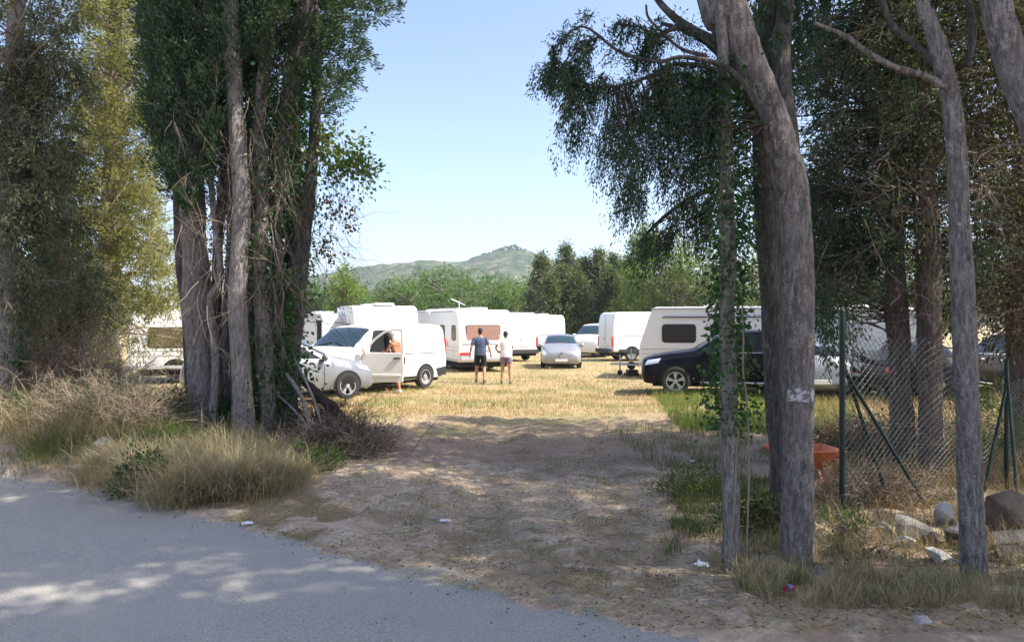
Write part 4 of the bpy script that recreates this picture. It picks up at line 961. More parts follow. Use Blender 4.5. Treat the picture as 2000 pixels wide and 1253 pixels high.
def crumple(name, px, Y, s, mat, label, cat, seed):
    bm = bmesh.new(); bmesh.ops.create_grid(bm, x_segments=10, y_segments=10, size=1)
    for v in bm.verts:
        n_ = mnoise.noise(v.co * 1.7 + Vector((seed, 0, 0))); v.co = Vector((v.co.x * s[0] * (1 - .2 * n_), v.co.y * s[1], s[2] * (.5 + abs(n_) * 1.6 + .35 * mnoise.noise(v.co * 5))))
    g_ = bmesh.ops.solidify(bm, geom=bm.faces[:], thickness=.003)
    me = bpy.data.meshes.new(name); bm.to_mesh(me); bm.free(); me.materials.append(mat); o = bpy.data.objects.new(name, me); COL.objects.link(o)
    x, y = gp(px, Y); o.location = (x, y, float(gh(x, y)) + .02); o.rotation_euler = (0, 0, seed); return tag(o, label, cat)
crumple('paper_scrap', 483, 7.5, (.05, .045, .02), M['paper'], 'white crumpled paper on the straw near the road', 'litter', .3)
crumple('paper_scrap', 1352, 10.7, (.05, .035, .015), M['paper'], 'white plastic scrap on the soil left of the ivy covered trunk', 'litter', 1.3)
crumple('paper_scrap', 1370, 6.1, (.05, .04, .04), M['paper'], 'small white scrap at the foot of the ivy covered trunk', 'litter', 2.1)
crumple('paper_scrap', 870, 7.6, (.05, .035, .015), M['paper'], 'greyish white scrap on the entrance track', 'litter', 3.1)
wb.scale = (.75, .98, .70)
cn = empty('drink_can', base(*gp(1541, 5.6)), .5, label='crushed red and blue drink can in the grass in front of the big trunk', cat='can')
cn.scale = (.75, .75, .75)
b = MB(); b.tube([(-.05, 0, .045), (-.02, .003, .04), (.02, -.004, .045), (.055, 0, .04)], [.03, .026, .028, .03], 12); b.build('body', M['canred'], cn)
b = MB(); b.tube([(-.02, 0, .05), (.02, 0, .052)], .031, 12); b.build('band', M['canblue'], cn)
b = MB(); b.tube([(.055, 0, .04), (.06, 0, .04)], [.03, .026], 12); b.build('lid', M['chrome'], cn)
# ------------------------------------------------------------------ plants
def twigs(name, A, D, T, r, mat, parent=None, bend=.25, K=6, sag=.1):
    """thin three-sided tapering twigs, all in one mesh"""
    n = len(A); D = unit(D); T = T * RNG.uniform(.5, 1.3, (n, 1)); pts = [A.copy()]; d = D.copy()
    for k in range(K - 1):
        d = unit(d + RNG.normal(size=(n, 3)) * bend * .5 + np.array([0, 0, -sag * .3])); pts.append(pts[-1] + d * T / (K - 1))
    Pn = np.stack(pts, 1); s = unit(np.cross(D, RNG.normal(size=(n, 3)))); u = np.cross(D, s)
    rr = (r * RNG.uniform(.6, 1.3, (n, 1))) * np.linspace(1, .25, K)[None, :]
    V = []
    for a in (0, 2 * PI / 3, 4 * PI / 3): V.append(Pn + (s * math.cos(a) + u * math.sin(a))[:, None, :] * rr[:, :, None])
    V = np.stack(V, 2).reshape(-1, 3); b = np.arange(n)[:, None] * (K * 3); Q = []
    for k in range(K - 1):
        for j in range(3): Q.append(b + np.array([[k * 3 + j, k * 3 + (j + 1) % 3, (k + 1) * 3 + (j + 1) % 3, (k + 1) * 3 + j]]))
    return np_mesh(name, V, np.concatenate(Q), mat, parent), Pn
def tip_points(Pn, lo=1):                         # points and directions along twigs, to hang leaves or finer twigs on
    A = Pn[:, lo:-1].reshape(-1, 3); D = (Pn[:, lo + 1:] - Pn[:, lo:-1]).reshape(-1, 3); return A, D
def sphere_dirs(n, zb=0):
    d = RNG.normal(size=(n, 3)); d = unit(d); d[:, 2] += zb; return unit(d)

B_GREY = barkmat('grey_bark', (.41, .36, .33), (.60, .545, .50), .2)
B_PALE = barkmat('pale_speckled_bark', (.43, .39, .365), (.62, .58, .55), .35)
B_DARK = barkmat('dark_bark', (.17, .152, .14), (.29, .265, .245), .12)
B_BROWN = barkmat('brown_bark', (.28, .225, .19), (.44, .365, .31), .15)
M['twig'] = plain('dry_twig', (.22, .175, .135), .9, var=.35, scale=3)
M['twig_pale'] = plain('pale_dead_twig', (.31, .245, .175), .9, var=.3, scale=3)
M['twig_dark'] = plain('dark_twig', (.06, .048, .04), .9, var=.3, scale=3)
L_CYP = leafmat('dark_cypress_leaf', [(.015, .033, .023), (.03, .062, .038), (.05, .09, .05), (.08, .11, .055)], .28)
L_CYPB = leafmat('blue_green_cypress_leaf', [(.014, .032, .022), (.028, .056, .034), (.052, .085, .045), (.10, .115, .055)], .3)
L_OLIVE = leafmat('grey_green_leaf', [(.035, .045, .03), (.07, .085, .048), (.115, .125, .07), (.17, .15, .10)], .25)
L_GOLD = leafmat('yellow_green_leaf', [(.06, .07, .035), (.14, .15, .065), (.28, .27, .12), (.42, .37, .20)], .45)
L_IVY = leafmat('ivy_leaf', [(.015, .042, .018), (.028, .08, .026), (.055, .12, .036), (.11, .155, .045)], .25, rough=.4)
L_VINE = leafmat('vine_leaf', [(.03, .07, .02), (.06, .12, .03), (.13, .17, .04), (.22, .13, .04)], .4)
L_GREEN = leafmat('bright_broad_leaf', [(.035, .075, .025), (.07, .13, .04), (.125, .20, .06), (.19, .25, .09)], .35)
L_CONI = leafmat('conifer_leaf', [(.035, .06, .03), (.07, .10, .042), (.13, .16, .06), (.22, .23, .095)], .25)
L_PINE = leafmat('pine_leaf', [(.06, .11, .03), (.12, .18, .045), (.20, .26, .07), (.28, .31, .11)], .35)
L_STRAW = leafmat('straw_blade', [(.20, .17, .09), (.34, .29, .16), (.47, .40, .24), (.56, .50, .33)], .35, (1.1, 1.05, .8))
L_DRY = leafmat('golden_stubble', [(.25, .17, .075), (.41, .30, .135), (.53, .42, .21), (.63, .53, .31)], .3, (1.1, 1.0, .8))
L_GRASS = leafmat('green_grass_blade', [(.05, .08, .02), (.09, .14, .035), (.17, .21, .06), (.28, .27, .11)], .4)
L_MAT = leafmat('trampled_grass_blade', [(.06, .065, .03), (.12, .12, .055), (.22, .19, .10), (.36, .30, .18)], .3)
L_WEED = leafmat('weed_leaf', [(.03, .055, .02), (.06, .095, .03), (.11, .14, .045), (.20, .18, .08)], .35)
L_DKBR = leafmat('dark_brown_conifer_leaf', [(.02, .018, .012), (.04, .036, .02), (.07, .055, .03), (.12, .085, .045)], .25)
L_BROWN = leafmat('withered_leaf', [(.05, .032, .02), (.11, .07, .04), (.20, .135, .08), (.31, .22, .14)], .3, (1.2, 1., .7))

def px_line(pts, Y):                              # [(px, py, width_px[, Y])] -> points, radii
    P_, r = [], []
    for q in pts:
        y = q[3] if len(q) > 3 else Y; P_.append(Vector(P(q[0], q[1], y))); r.append(q[2] / 2 / F * y)
    return P_, r
def dense(P_, r, k=5):
    o, ro = [], []
    n = len(P_)
    for i in range(n - 1):
        p0, p1, p2, p3 = P_[max(0, i - 1)], P_[i], P_[i + 1], P_[min(n - 1, i + 2)]
        for j in range(k):
            t = j / k; o.append(.5 * ((2 * p1) + (p2 - p0) * t + (2 * p0 - 5 * p1 + 4 * p2 - p3) * t * t + (3 * p1 - p0 - 3 * p2 + p3) * t ** 3)); ro.append(r[i] * (1 - t) + r[i + 1] * t)
    return o + [P_[-1]], ro + [r[-1]]
def grow(pts, Y, mat, parent, name='trunk', n=16, flare=True, rough=.16, seed=0, ext=None, k=5):
    P_, r = px_line(pts, Y)
    if flare:
        b = P_[0].copy(); g_ = float(gh(b.x, b.y)); 
        if b.z > g_ + .02: P_.insert(0, Vector((b.x, b.y, g_ + .0))); r.insert(0, r[0] * 1.12)
        P_.insert(0, Vector((P_[0].x, P_[0].y, g_ - .25))); r.insert(0, r[0] * 1.5)
    if ext: P_.append(Vector(ext[0])); r.append(ext[1])
    P_, r = dense(P_, r, k)
    mb = MB(); mb.tube(P_, r, n, rough=rough, seed=seed); return mb.build(name, mat, parent, fix=False, ang=80), P_
def tree(name, label, bx, group=None, cat='tree'):
    return empty(name, base(*bx), label=label, cat=cat, group=group)
def child(o, root):                               # parent an object built in world coordinates
    o.parent = root; o.matrix_parent_inverse = Matrix.Translation(-Vector(root.location)); return o
def crown(root, A, AD, per, T, L, W, mat, name='crown', **k):
    C, D, l, w_ = sprays(A, AD, per, T, L, W, **k); return child(leaves(name, C, D, l, w_, mat), root)
def limbs_to(root, P_, A, count, r, mat, name='branch', seed=1, z_drop=.4):
    """branches from the trunk line to picked crown points"""
    rr = random.Random(seed); mb = MB(); T = [p for p in P_]
    for i in rr.sample(range(len(A)), min(count, len(A))):
        a = Vector(A[i]); best = min(T, key=lambda p: (p - a).length + abs((p.z + z_drop) - a.z) * .6)
        mid = best.lerp(a, .5) + Vector((rr.uniform(-.1, .1), rr.uniform(-.1, .1), rr.uniform(-.12, .12))) * (a - best).length
        pts, ra = dense([best, mid, a], [r, r * .6, r * .18], 3); mb.tube(pts, ra, 5, cap=False)
    return child(mb.build(name, mat, fix=False), root)

# ---- the multi-stemmed cypress clump on the left
def up_dirs(A, c, up=1.2): d = A - np.array(c); d[:, 2] = 0; d = unit(d); d[:, 2] = up; return d + RNG.normal(size=A.shape) * .35
stems = [
 ('leftmost and thickest grey trunk of the cypress clump, under the densest dark foliage', [(402, 800, 64, 12.7), (388, 640, 56, 12.7), (380, 480, 50, 12.6), (374, 330, 44, 12.5), (395, 160, 40, 12.4), (415, -40, 34, 12.3)], B_GREY),
 ('thin stem squeezed between the two left thick trunks of the cypress clump', [(434, 800, 22, 12.9), (424, 620, 20, 12.8), (428, 450, 18, 12.8), (440, 300, 17, 12.8), (436, 100, 16, 12.8), (430, -40, 14, 12.8)], B_DARK),
 ('grey trunk second from the left in the cypress clump, standing farthest forward', [(476, 860, 44, 11.9), (470, 700, 38, 11.9), (463, 560, 36, 11.9), (472, 400, 33, 11.9), (460, 210, 32, 11.9), (450, -40, 30, 11.8)], B_PALE),
 ('slender grey trunk with ivy in the middle of the cypress clump', [(524, 845, 34, 12.2), (516, 680, 32, 12.2), (506, 540, 28, 12.2), (514, 400, 26, 12.2), (508, 220, 26, 12.2), (528, 60, 26, 12.1), (520, -40, 26, 12.1)], B_GREY),
 ('slim ivy wrapped stem right of centre in the cypress clump', [(552, 840, 28, 12.5), (536, 660, 27, 12.5), (541, 500, 25, 12.4), (540, 380, 23, 12.4), (556, 240, 28, 12.3), (580, 110, 36, 12.2), (600, -40, 34, 12.1)], B_DARK),
 ('dark rightmost trunk of the cypress clump leaning right beside the open sky', [(556, 790, 44, 12.9), (568, 660, 42, 12.9), (584, 520, 38, 12.8), (600, 400, 30, 12.7), (614, 270, 22, 12.6), (618, 120, 20, 12.6), (612, -40, 18, 12.6)], B_DARK),
 ('dark hidden stem at the back of the cypress clump', [(455, 790, 30, 13.6), (500, 640, 26, 13.6), (488, 480, 24, 13.5), (492, 300, 24, 13.4), (486, 120, 22, 13.3), (480, -40, 20, 13.3)], B_DARK),
]
crowns = {0: [((292, -60), (296, 150), (304, 260), (322, 330), (345, 385), (372, 430), (400, 380), (432, 250), (440, 100), (450, -60))],
          2: [((420, -60), (430, 120), (460, 200), (480, 120), (520, 60), (520, -60))], 
          3: [((500, -60), (490, 90), (520, 170), (560, 120), (570, -60))],
          5: [((600, -60), (742, -60), (735, 25), (700, 45), (684, 80), (706, 108), (682, 128), (664, 160), (652, 210), (628, 240), (612, 200), (604, 100)), ((560, -60), (548, 60), (585, 150), (612, 90), (612, -60))],
          6: [((310, -60), (330, 200), (430, 330), (470, 180), (480, -60)), ((440, -60), (600, -60), (596, 200), (560, 330), (540, 420), (440, 420), (400, 300))]}
dens = {0: (1500, -.4), 2: (420, -.3), 3: (320, -.3), 5: (420, -.14), 6: (900, -.3)}
clump_trunks = []
for i, (lab, pts, bm_) in enumerate(stems):
    x0, y0 = gp(pts[0][0], pts[0][3]); t = tree('cypress_tree', lab, (x0, y0), 'cypress trees of the left clump'); tp = P(*pts[-1][:2], pts[-1][3])
    o, PP = grow(pts, 12, bm_, None, n=16, seed=i * 3.3, rough=.22, ext=((tp[0] + random.uniform(-.2, .3), tp[1] + .1, 10.5), .05)); child(o, t); clump_trunks.append(PP)
    if i in crowns:
        A = np.concatenate([clumpy(region(pl, 11.6 if i != 6 else 12.4, 13.6, int(dens[i][0] * (1 if k == 0 else .35))), .42, dens[i][1], i * 7.) for k, pl in enumerate(crowns[i])])
        D = up_dirs(A, (x0, y0, 0), 1.3 if i != 5 else .3); crown(t, A, D, 54, .42, .07, .022, L_CYP if i in (0, 2, 6) else L_CYPB, side=.30, droop=.05 if i != 5 else .35)
        limbs_to(t, PP, A, 24 if i != 5 else 40, .018, M['twig_dark'], seed=i)
    # the part of the tree above the picture: a tall narrow crown
    Au = np.array([(x0, y0, 0)]) + np.stack([RNG.normal(0, .75, 260), RNG.normal(0, .75, 260), RNG.uniform(7.2, 12.5, 260)], 1)
    crown(t, Au, up_dirs(Au, (x0, y0, 0)), 22, .5, .13, .045, L_CYP, name='crown', side=.3, droop=0)
for i, (lab, pts) in enumerate([
 ('thin dark stem left of the forward trunk in the cypress clump', [(448, 830, 18, 12.5), (442, 650, 17, 12.5), (450, 470, 16, 12.5), (446, 250, 15, 12.5), (452, -40, 14, 12.5)]),
 ('thin stem between the forward trunk and the slender middle trunk of the clump', [(497, 850, 20, 12.6), (494, 680, 19, 12.6), (486, 500, 17, 12.6), (492, 330, 17, 12.6), (500, 120, 16, 12.6), (510, -40, 15, 12.6)]),
 ('dark stem just left of the rightmost trunk of the cypress clump', [(572, 830, 26, 13.2), (556, 680, 25, 13.2), (566, 520, 24, 13.2), (578, 360, 24, 13.1), (574, 200, 24, 13.1), (588, 60, 24, 13.), (600, -40, 22, 13.)]),
 ('thin stem at the left edge of the cypress clump behind the thickest trunk', [(376, 800, 22, 13.4), (366, 640, 20, 13.4), (352, 500, 18, 13.3), (345, 330, 16, 13.2), (350, -40, 14, 13.2)]),
 ('crooked dead stem crossing between the left trunks of the cypress clump', [(414, 820, 17, 12.2), (422, 700, 16, 12.2), (410, 590, 15, 12.2), (430, 540, 13, 12.1), (418, 420, 12, 12.2), (404, 260, 9, 12.2)])]):
    x0, y0 = gp(pts[0][0], pts[0][3]); t = tree('cypress_tree', lab, (x0, y0), 'cypress trees of the left clump'); o, PP = grow(pts, 12, B_DARK if i != 4 else B_PALE, None, n=10, seed=30 + i, rough=.25); child(o, t); clump_trunks.append(PP)
    if i < 3:
        pl = [[(436, 520), (480, 520), (490, 820), (440, 820)], [(470, 180), (530, 200), (540, 800), (480, 800)], [(520, 160), (600, 150), (590, 420), (575, 780), (530, 800)]][i]
        A = clumpy(region(pl, 12.7, 13.7, (90, 330, 380)[i]), .35, -.15, 70 + i); crown(t, A, RNG.normal(size=A.shape) * .5 + np.array([0, -.2, -.5]), 30, .35, .06, .03, L_CYP, droop=.3, side=.4)
# bare hanging twigs between the stems
A = region([(330, 180), (560, 180), (580, 560), (400, 620), (350, 420)], 11.7, 12.9, 420); D = np.tile([.12, -.1, -1.], (len(A), 1)) + RNG.normal(size=A.shape) * .35
t = [o for o in bpy.data.objects if o.name == 'cypress_tree'][0]
o, PT = twigs('dead_twigs', A, D * np.where(RNG.uniform(size=(len(A), 1)) < .35, -1, 1), 1.2, .006, M['twig'], bend=.3, K=8); child(o, t)
a2, d2 = tip_points(PT, 2); s_ = RNG.integers(0, len(a2), 1500); o, _ = twigs('dead_twigs', a2[s_], d2[s_] + RNG.normal(size=(1500, 3)) * .03, .45, .003, M['twig'], bend=.4); child(o, t)
t5 = [o for o in bpy.data.objects if o.name.startswith('cypress_tree')][5]
A = region([(585, 330), (640, 300), (690, 440), (660, 600), (590, 640)], 12.2, 13., 90); D = np.tile([.55, -.1, -.5], (len(A), 1)) + RNG.normal(size=A.shape) * .5
o, PT = twigs('dead_twigs', A, D, 1.0, .005, M['twig_dark'], bend=.5, K=8, sag=.5); child(o, t5)
# ivy climbing the clump: leaves around the stems
def ivy_on(PP, z0, z1, n, r0, spread, L, mat, name='leaves'):
    Z = np.array([p[:] for p in PP]); z = RNG.uniform(z0, z1, n); x = np.interp(z, Z[:, 2], Z[:, 0]); y = np.interp(z, Z[:, 2], Z[:, 1])
    pat = np.array([mnoise.noise(Vector((a * 3, b * 3, c * 1.6))) for a, b, c in zip(x, y, z)])
    an = RNG.uniform(0, 2 * PI, n); rr = r0 + np.abs(RNG.normal(0, spread, n)) * (1 + 1.2 * pat)
    C = np.stack([x + np.cos(an) * rr, y + np.sin(an) * rr, z + RNG.normal(0, .05, n)], 1)
    D = np.stack([np.cos(an), np.sin(an), RNG.uniform(-1.4, .2, n)], 1) + RNG.normal(size=(n, 3)) * .5
    keep = pat > -.25; C, D = C[keep], D[keep]; m = len(C)
    return leaves(name, C, D, L * RNG.uniform(.6, 1.3, m), L * .85 * RNG.uniform(.6, 1.2, m), mat)
def ivy_plant(label, PP, z0, z1, n, r0, spread, L, mat=None, group=None, extra=None):
    b = PP[0]; t = empty('ivy_plant', (b.x, b.y, float(gh(b.x, b.y))), label=label, cat='climbing plant', group=group)
    child(ivy_on(PP, z0, z1, n, r0, spread, L, mat or L_IVY), t)
    mb = MB()
    for s in range(3):
        pts = [Vector((p.x + r0 * 1.05 * math.cos(p.z * 1.3 + s * 2 + 4), p.y + r0 * 1.05 * math.sin(p.z * 1.3 + s * 2 + 4), p.z)) for p in PP[3:] if p.z < z1]
        if len(pts) > 2: mb.tube(pts, [.012 - .006 * i / len(pts) for i in range(len(pts))], 5, cap=False)
    child(mb.build('stem', M['twig'], fix=False), t); return t
ivy_plant('dark green ivy climbing the slim stem right of centre in the cypress clump', clump_trunks[4], .5, 6.2, 5200, .14, .17, .075)
ivy_plant('ivy growing up the slender middle trunk of the cypress clump', clump_trunks[3], .4, 5.8, 2900, .13, .14, .07)
ivy_plant('sparse ivy along the thin stem between the two left thick trunks', clump_trunks[1], 1.4, 6.0, 1100, .08, .14, .065)
ivy_plant('ivy leaves around the stem just left of the dark rightmost trunk', clump_trunks[9], .4, 6.3, 4200, .12, .20, .07)
ivy_plant('ivy on the thin stem between the forward and the slender trunks', clump_trunks[8], .6, 6.0, 1800, .09, .16, .065)
vt = ivy_plant('leafy vine hanging out to the right of the dark rightmost trunk against the sky', clump_trunks[5], .5, 5.2, 500, .15, .1, .07)
A = clumpy(region([(610, 225), (650, 230), (700, 270), (728, 330), (722, 370), (690, 345), (655, 330), (625, 320)], 12.3, 13., 150), .25, -.15)
crown(vt, A, np.tile([.5, 0, -.6], (len(A), 1)) + RNG.normal(size=A.shape) * .5, 12, .25, .075, .055, L_VINE, name='leaves', side=.6)
A = clumpy(region([(615, 370), (690, 370), (700, 430), (660, 460), (640, 500), (610, 480)], 12.3, 13., 90), .25, -.05)
crown(vt, A, np.tile([.1, 0, -1.], (len(A), 1)) + RNG.normal(size=A.shape) * .3, 6, .22, .06, .045, L_BROWN, name='leaves', side=.5)
A = region([(625, 235), (640, 240), (650, 330), (630, 380)], 12.5, 12.8, 26); o, PT = twigs('stem', A, np.tile([.8, 0, .1], (len(A), 1)) + RNG.normal(size=A.shape) * .3, .9, .006, M['twig_dark'], bend=.5, K=9, sag=1.3); child(o, vt)
A = P(655, 330, 12.6); A = np.array([P(640 + 12 * i, 330 + 10 * (i % 3), 12.6) for i in range(7)]); o, PT = twigs('stem', A, np.tile([.05, 0, -1.], (7, 1)), 1.7, .004, M['twig_dark'], bend=.15, K=12, sag=0); child(o, vt)

# ---- leftmost ivy tree and the sunlit tree behind it
t = tree('cypress_tree', 'ivy covered grey trunk at the left edge under dark grey-green foliage', gp(8, 12.6))
o, PL = grow([(6, 800, 52), (10, 640, 46), (12, 450, 42), (18, 330, 38), (24, 200, 34), (30, -40, 28)], 12.6, B_GREY, None, seed=9, ext=((-8.3, 12.7, 11), .05)); child(o, t)
A = clumpy(region([(-120, -60), (165, -60), (140, 130), (145, 260), (115, 330), (130, 400), (95, 450), (60, 430), (-120, 440)], 11.8, 14.5, 1400), .42, -.04, 3)
crown(t, A, RNG.normal(size=A.shape) * .6 + np.array([.1, 0, -.3]), 42, .42, .085, .026, L_OLIVE, droop=.35); limbs_to(t, PL, A, 60, .022, M['twig'], seed=4)
ivy_plant('ivy on the trunk at the left edge', PL, 1.0, 4.9, 1500, .18, .1, .075)
t = tree('cypress_tree', 'tall sunlit yellow-green conifer between the left edge tree and the cypress clump', gp(215, 18.5))
o, PG = grow([(215, 720, 40), (210, 500, 36), (222, 250, 30), (225, -40, 22)], 18.5, B_BROWN, None, seed=5, ext=((-9.6, 18.5, 12.5), .05)); child(o, t)
A = clumpy(region([(130, -60), (300, -60), (300, 200), (320, 300), (300, 360), (352, 560), (360, 590), (320, 612), (230, 600), (60, 640), (40, 560), (110, 440), (90, 300), (150, 180)], 16.8, 20.2, 2900), .42, -.04, 11)
crown(t, A, RNG.normal(size=A.shape) * .6 + np.array([.2, -.1, -.1]), 64, .36, .085, .026, L_GOLD, droop=.25, side=.5); limbs_to(t, PG, A, 110, .03, M['twig'], seed=6)
Au = np.array([(-9.6, 18.5, 0)]) + np.stack([RNG.normal(0, 1., 300), RNG.normal(0, 1., 300), RNG.uniform(9.5, 13, 300)], 1); crown(t, Au, RNG.normal(size=Au.shape), 20, .5, .12, .05, L_GOLD)
t = tree('cypress_tree', 'shaded grey-green conifer low on the left, in front of the sunlit one', gp(110, 15.2))
o, PK = grow([(110, 740, 26), (118, 560, 22), (130, 420, 16), (128, 300, 8)], 15.2, B_BROWN, None, seed=7); child(o, t)
A = clumpy(region([(20, 450), (110, 430), (150, 480), (200, 520), (232, 560), (200, 630), (120, 700), (20, 690)], 14.2, 16.2, 800), .4, -.14, 21)
crown(t, A, RNG.normal(size=A.shape) * .5 + np.array([.1, 0, -.5]), 32, .42, .08, .034, L_OLIVE, droop=.4); limbs_to(t, PK, A, 70, .02, M['twig_pale'], seed=8)

# ---- undergrowth on the left bank
def gpts(poly, n, rej=None):                      # ground points whose picture lies in the outline
    xs = [p[0] for p in poly]; ys = [p[1] for p in poly]; out = []; k = 0
    wx0 = min((x - CX) / F * 30 if x < CX else (x - CX) / F * 3 for x in xs)
    while k < n:
        py = RNG.uniform(min(ys), max(ys), n * 3); u = RNG.uniform(0, 1, n * 3)
        Y0, Y1 = CH * F / (max(ys) - HY), CH * F / (min(ys) - HY); Yv = 1 / np.sqrt(RNG.uniform(1 / Y1 ** 1.0, 1 / Y0 ** 1.0, n * 3)) ** 2; px = RNG.uniform(min(xs), max(xs), n * 3)
        x = (px - CX) / F * Yv; pyv = HY + (CH - gh(x, Yv)) / Yv * F; i = in_poly(px, HY + CH / Yv * F, poly)
        out.append(np.stack([x[i], Yv[i], gh(x[i], Yv[i])], 1)); k += int(i.sum())
    return np.concatenate(out)[:n]
def mound(name, label, cat, cx, cy, rx, ry, h, n, kind, mat, L, W, seed=0, tw=None, twm=None, group=None, z0=None, lean=(0, 0)):
    """a bush: leaves and twigs through a low dome that stands on the ground at cx, cy"""
    t = empty(name, base(cx, cy) if z0 is None else (cx, cy, z0), label=label, cat=cat, group=group)
    d = sphere_dirs(n); d[:, 2] = np.abs(d[:, 2]); r = RNG.uniform(0, 1, n) ** .38
    A = d * r[:, None] * np.array([rx, ry, h]); q = np.array([1 + .35 * mnoise.noise(Vector((a[0] * 2.2 + seed, a[1] * 2.2, a[2] * 2.2))) for a in A]); A = A * q[:, None]
    A = clumpy(A, .28, -.22, seed)
    if n and mat is not None:
        C, D, l, w_ = sprays(A, d[:len(A)] * .6 + RNG.normal(size=A.shape) * .5 + np.array([lean[0], lean[1], .3]), 14, .22, L, W, side=.5, droop=.2); leaves('foliage', C, D, l, w_, mat, t)
    if tw:
        a = RNG.normal(size=(tw, 3)) * np.array([rx * .35, ry * .35, 0]); a[:, 2] = 0; dd = a * .9 / max(rx, .1) + RNG.normal(size=(tw, 3)) * .45; dd[:, 2] = np.abs(dd[:, 2]) + .35
        o, PT = twigs('stem', a, dd, h * 1.25, .008, twm or M['twig'], t, bend=.45, K=7, sag=.3)
        A2, D2 = tip_points(PT, 2); s_ = RNG.integers(0, len(A2), tw * 4); twigs('twigs', A2[s_], unit(D2[s_]) + RNG.normal(size=(tw * 4, 3)) * .6, h * .45, .004, twm or M['twig'], t, bend=.5, K=5, sag=.3)
    return t
def PG_(px, Y): return gp(px, Y)
mound('dry_bush', 'heap of bare brown twigs beside the ivy trunk at the left edge', 'bush', *gp(95, 13.6), 1.0, .7, 1.35, 800, 0, L_BROWN, .05, .02, 1, 520, M['twig_pale'])
mound('dry_bush', 'tangle of grey-brown brushwood below the white caravan on the left', 'bush', *gp(150, 13.4), .8, .7, .8, 700, 0, L_BROWN, .05, .02, 2, 560, M['twig_pale'])
mound('dry_bush', 'dark twiggy bush directly left of the thickest cypress trunk', 'bush', *gp(335, 12.6), .5, .5, .45, 420, 0, L_WEED, .045, .02, 3, 160, M['twig'])
mound('bush', 'low green weedy bush on the left bank near the ivy trunk', 'bush', *gp(105, 11.6), .95, .6, .55, 420, 0, L_WEED, .05, .016, 4, 260, M['twig_pale'])
mound('bush', 'olive green bush between the brushwood and the dry grass', 'bush', *gp(215, 11.5), .8, .55, .65, 300, 0, L_OLIVE, .05, .014, 5, 380, M['twig_pale'])
mound('bush', 'dark green broad leaved shrub at the road edge in front of the dry grass', 'bush', *gp(290, 8.95), .34, .28, .36, 330, 0, L_IVY, .05, .03, 6, 20)
mound('bush', 'dark dry tangled bush at the foot of the cypress clump on its right', 'bush', *gp(655, 11.0), .75, .5, .55, 420, 0, L_DKBR, .045, .016, 7, 330, M['twig'])
mound('bush', 'small yellow-green weed beside the entrance track below the dark bush', 'bush', *gp(600, 9.7), .35, .3, .3, 200, 0, L_VINE, .05, .03, 8, 30)
mound('dry_bush', 'dark brown brushwood heaped along the sloping log', 'bush', *gp(622, 12.3), .5, .5, .75, 260, 0, L_DKBR, .045, .016, 41, 420, M['twig_dark'])
mound('dry_bush', 'knot of dead twigs right behind the dark bush by the track', 'bush', *gp(700, 11.9), .55, .4, .5, 150, 0, L_BROWN, .04, .02, 9, 140, M['twig'])
mound('bush', 'undergrowth of ivy and weeds between the feet of the cypress trunks', 'bush', *gp(500, 12.4), .75, .3, .7, 500, 0, L_IVY, .055, .035, 10, 60)
# tall pale dry grass spilling towards the road
def grass_clump(label, cx, cy, r, h, n, mat, wind, group='clumps of dry grass on the left verge', w_=.0045, cat='grass clump'):
    t = empty('grass_clump', base(cx, cy), label=label, cat=cat, group=group)
    a = RNG.normal(size=(n, 2)) * r * .5; B = np.column_stack([a, gh(cx + a[:, 0], cy + a[:, 1]) - t.location.z - .01])
    o = blades('blades', B, np.full(n, h * .92) * RNG.choice([.6, .9, 1.15], n), w_, 1.3, mat, t, wind=np.array(wind) * .8, curl=.85); return t
for k_, (px, Y, r, hh, n, mt, wd, lab) in enumerate([
    (245, 9.9, .50, .55, 2600, L_STRAW, (-.35, -.3), 'pale straw clump leaning left, leftmost of the dry grass'),
    (330, 9.3, .50, .62, 3200, L_STRAW, (-.15, -.5), 'big pale straw clump above the dark green shrub'),
    (390, 8.7, .45, .60, 3200, L_STRAW, (.1, -.55), 'straw clump nearest the road right of the dark green shrub'),
    (445, 9.2, .50, .66, 3200, L_STRAW, (.15, -.45), 'tall straw clump in front of the forward cypress trunk'),
    (500, 8.9, .42, .50, 2400, L_STRAW, (.35, -.35), 'straw clump leaning towards the entrance track'),
    (400, 10.6, .45, .50, 1500, L_STRAW, (0, -.3), 'thin straw clump at the foot of the thickest cypress trunk'),
    (555, 9.3, .35, .40, 1300, L_STRAW, (.4, -.3), 'short straw clump, rightmost of the dry grass by the track'),
    (330, 11.0, .5, .5, 1500, L_GRASS, (-.2, -.3), 'greener grass clump behind the big straw clump'),
    (130, 10.6, .6, .34, 1500, L_GRASS, (-.2, -.3), 'low greenish grass clump on the left verge')]):
    grass_clump(lab, *gp(px, Y), r, hh, n, mt, wd)
for px, Y, r, hh, n, lab in [(470, 11.2, .5, .55, 1500, 'straw clump between the feet of the forward and middle cypress trunks'), (560, 10.9, .4, .45, 1200, 'straw clump at the foot of the rightmost cypress trunk'), (60, 11.3, .6, .5, 1600, 'loose straw clump at the left edge of the bank'), (170, 11.0, .6, .55, 1800, 'tall loose straw clump below the brown brushwood')]:
    grass_clump(lab, *gp(px, Y), r, hh, n, L_STRAW, (-.2, -.3))
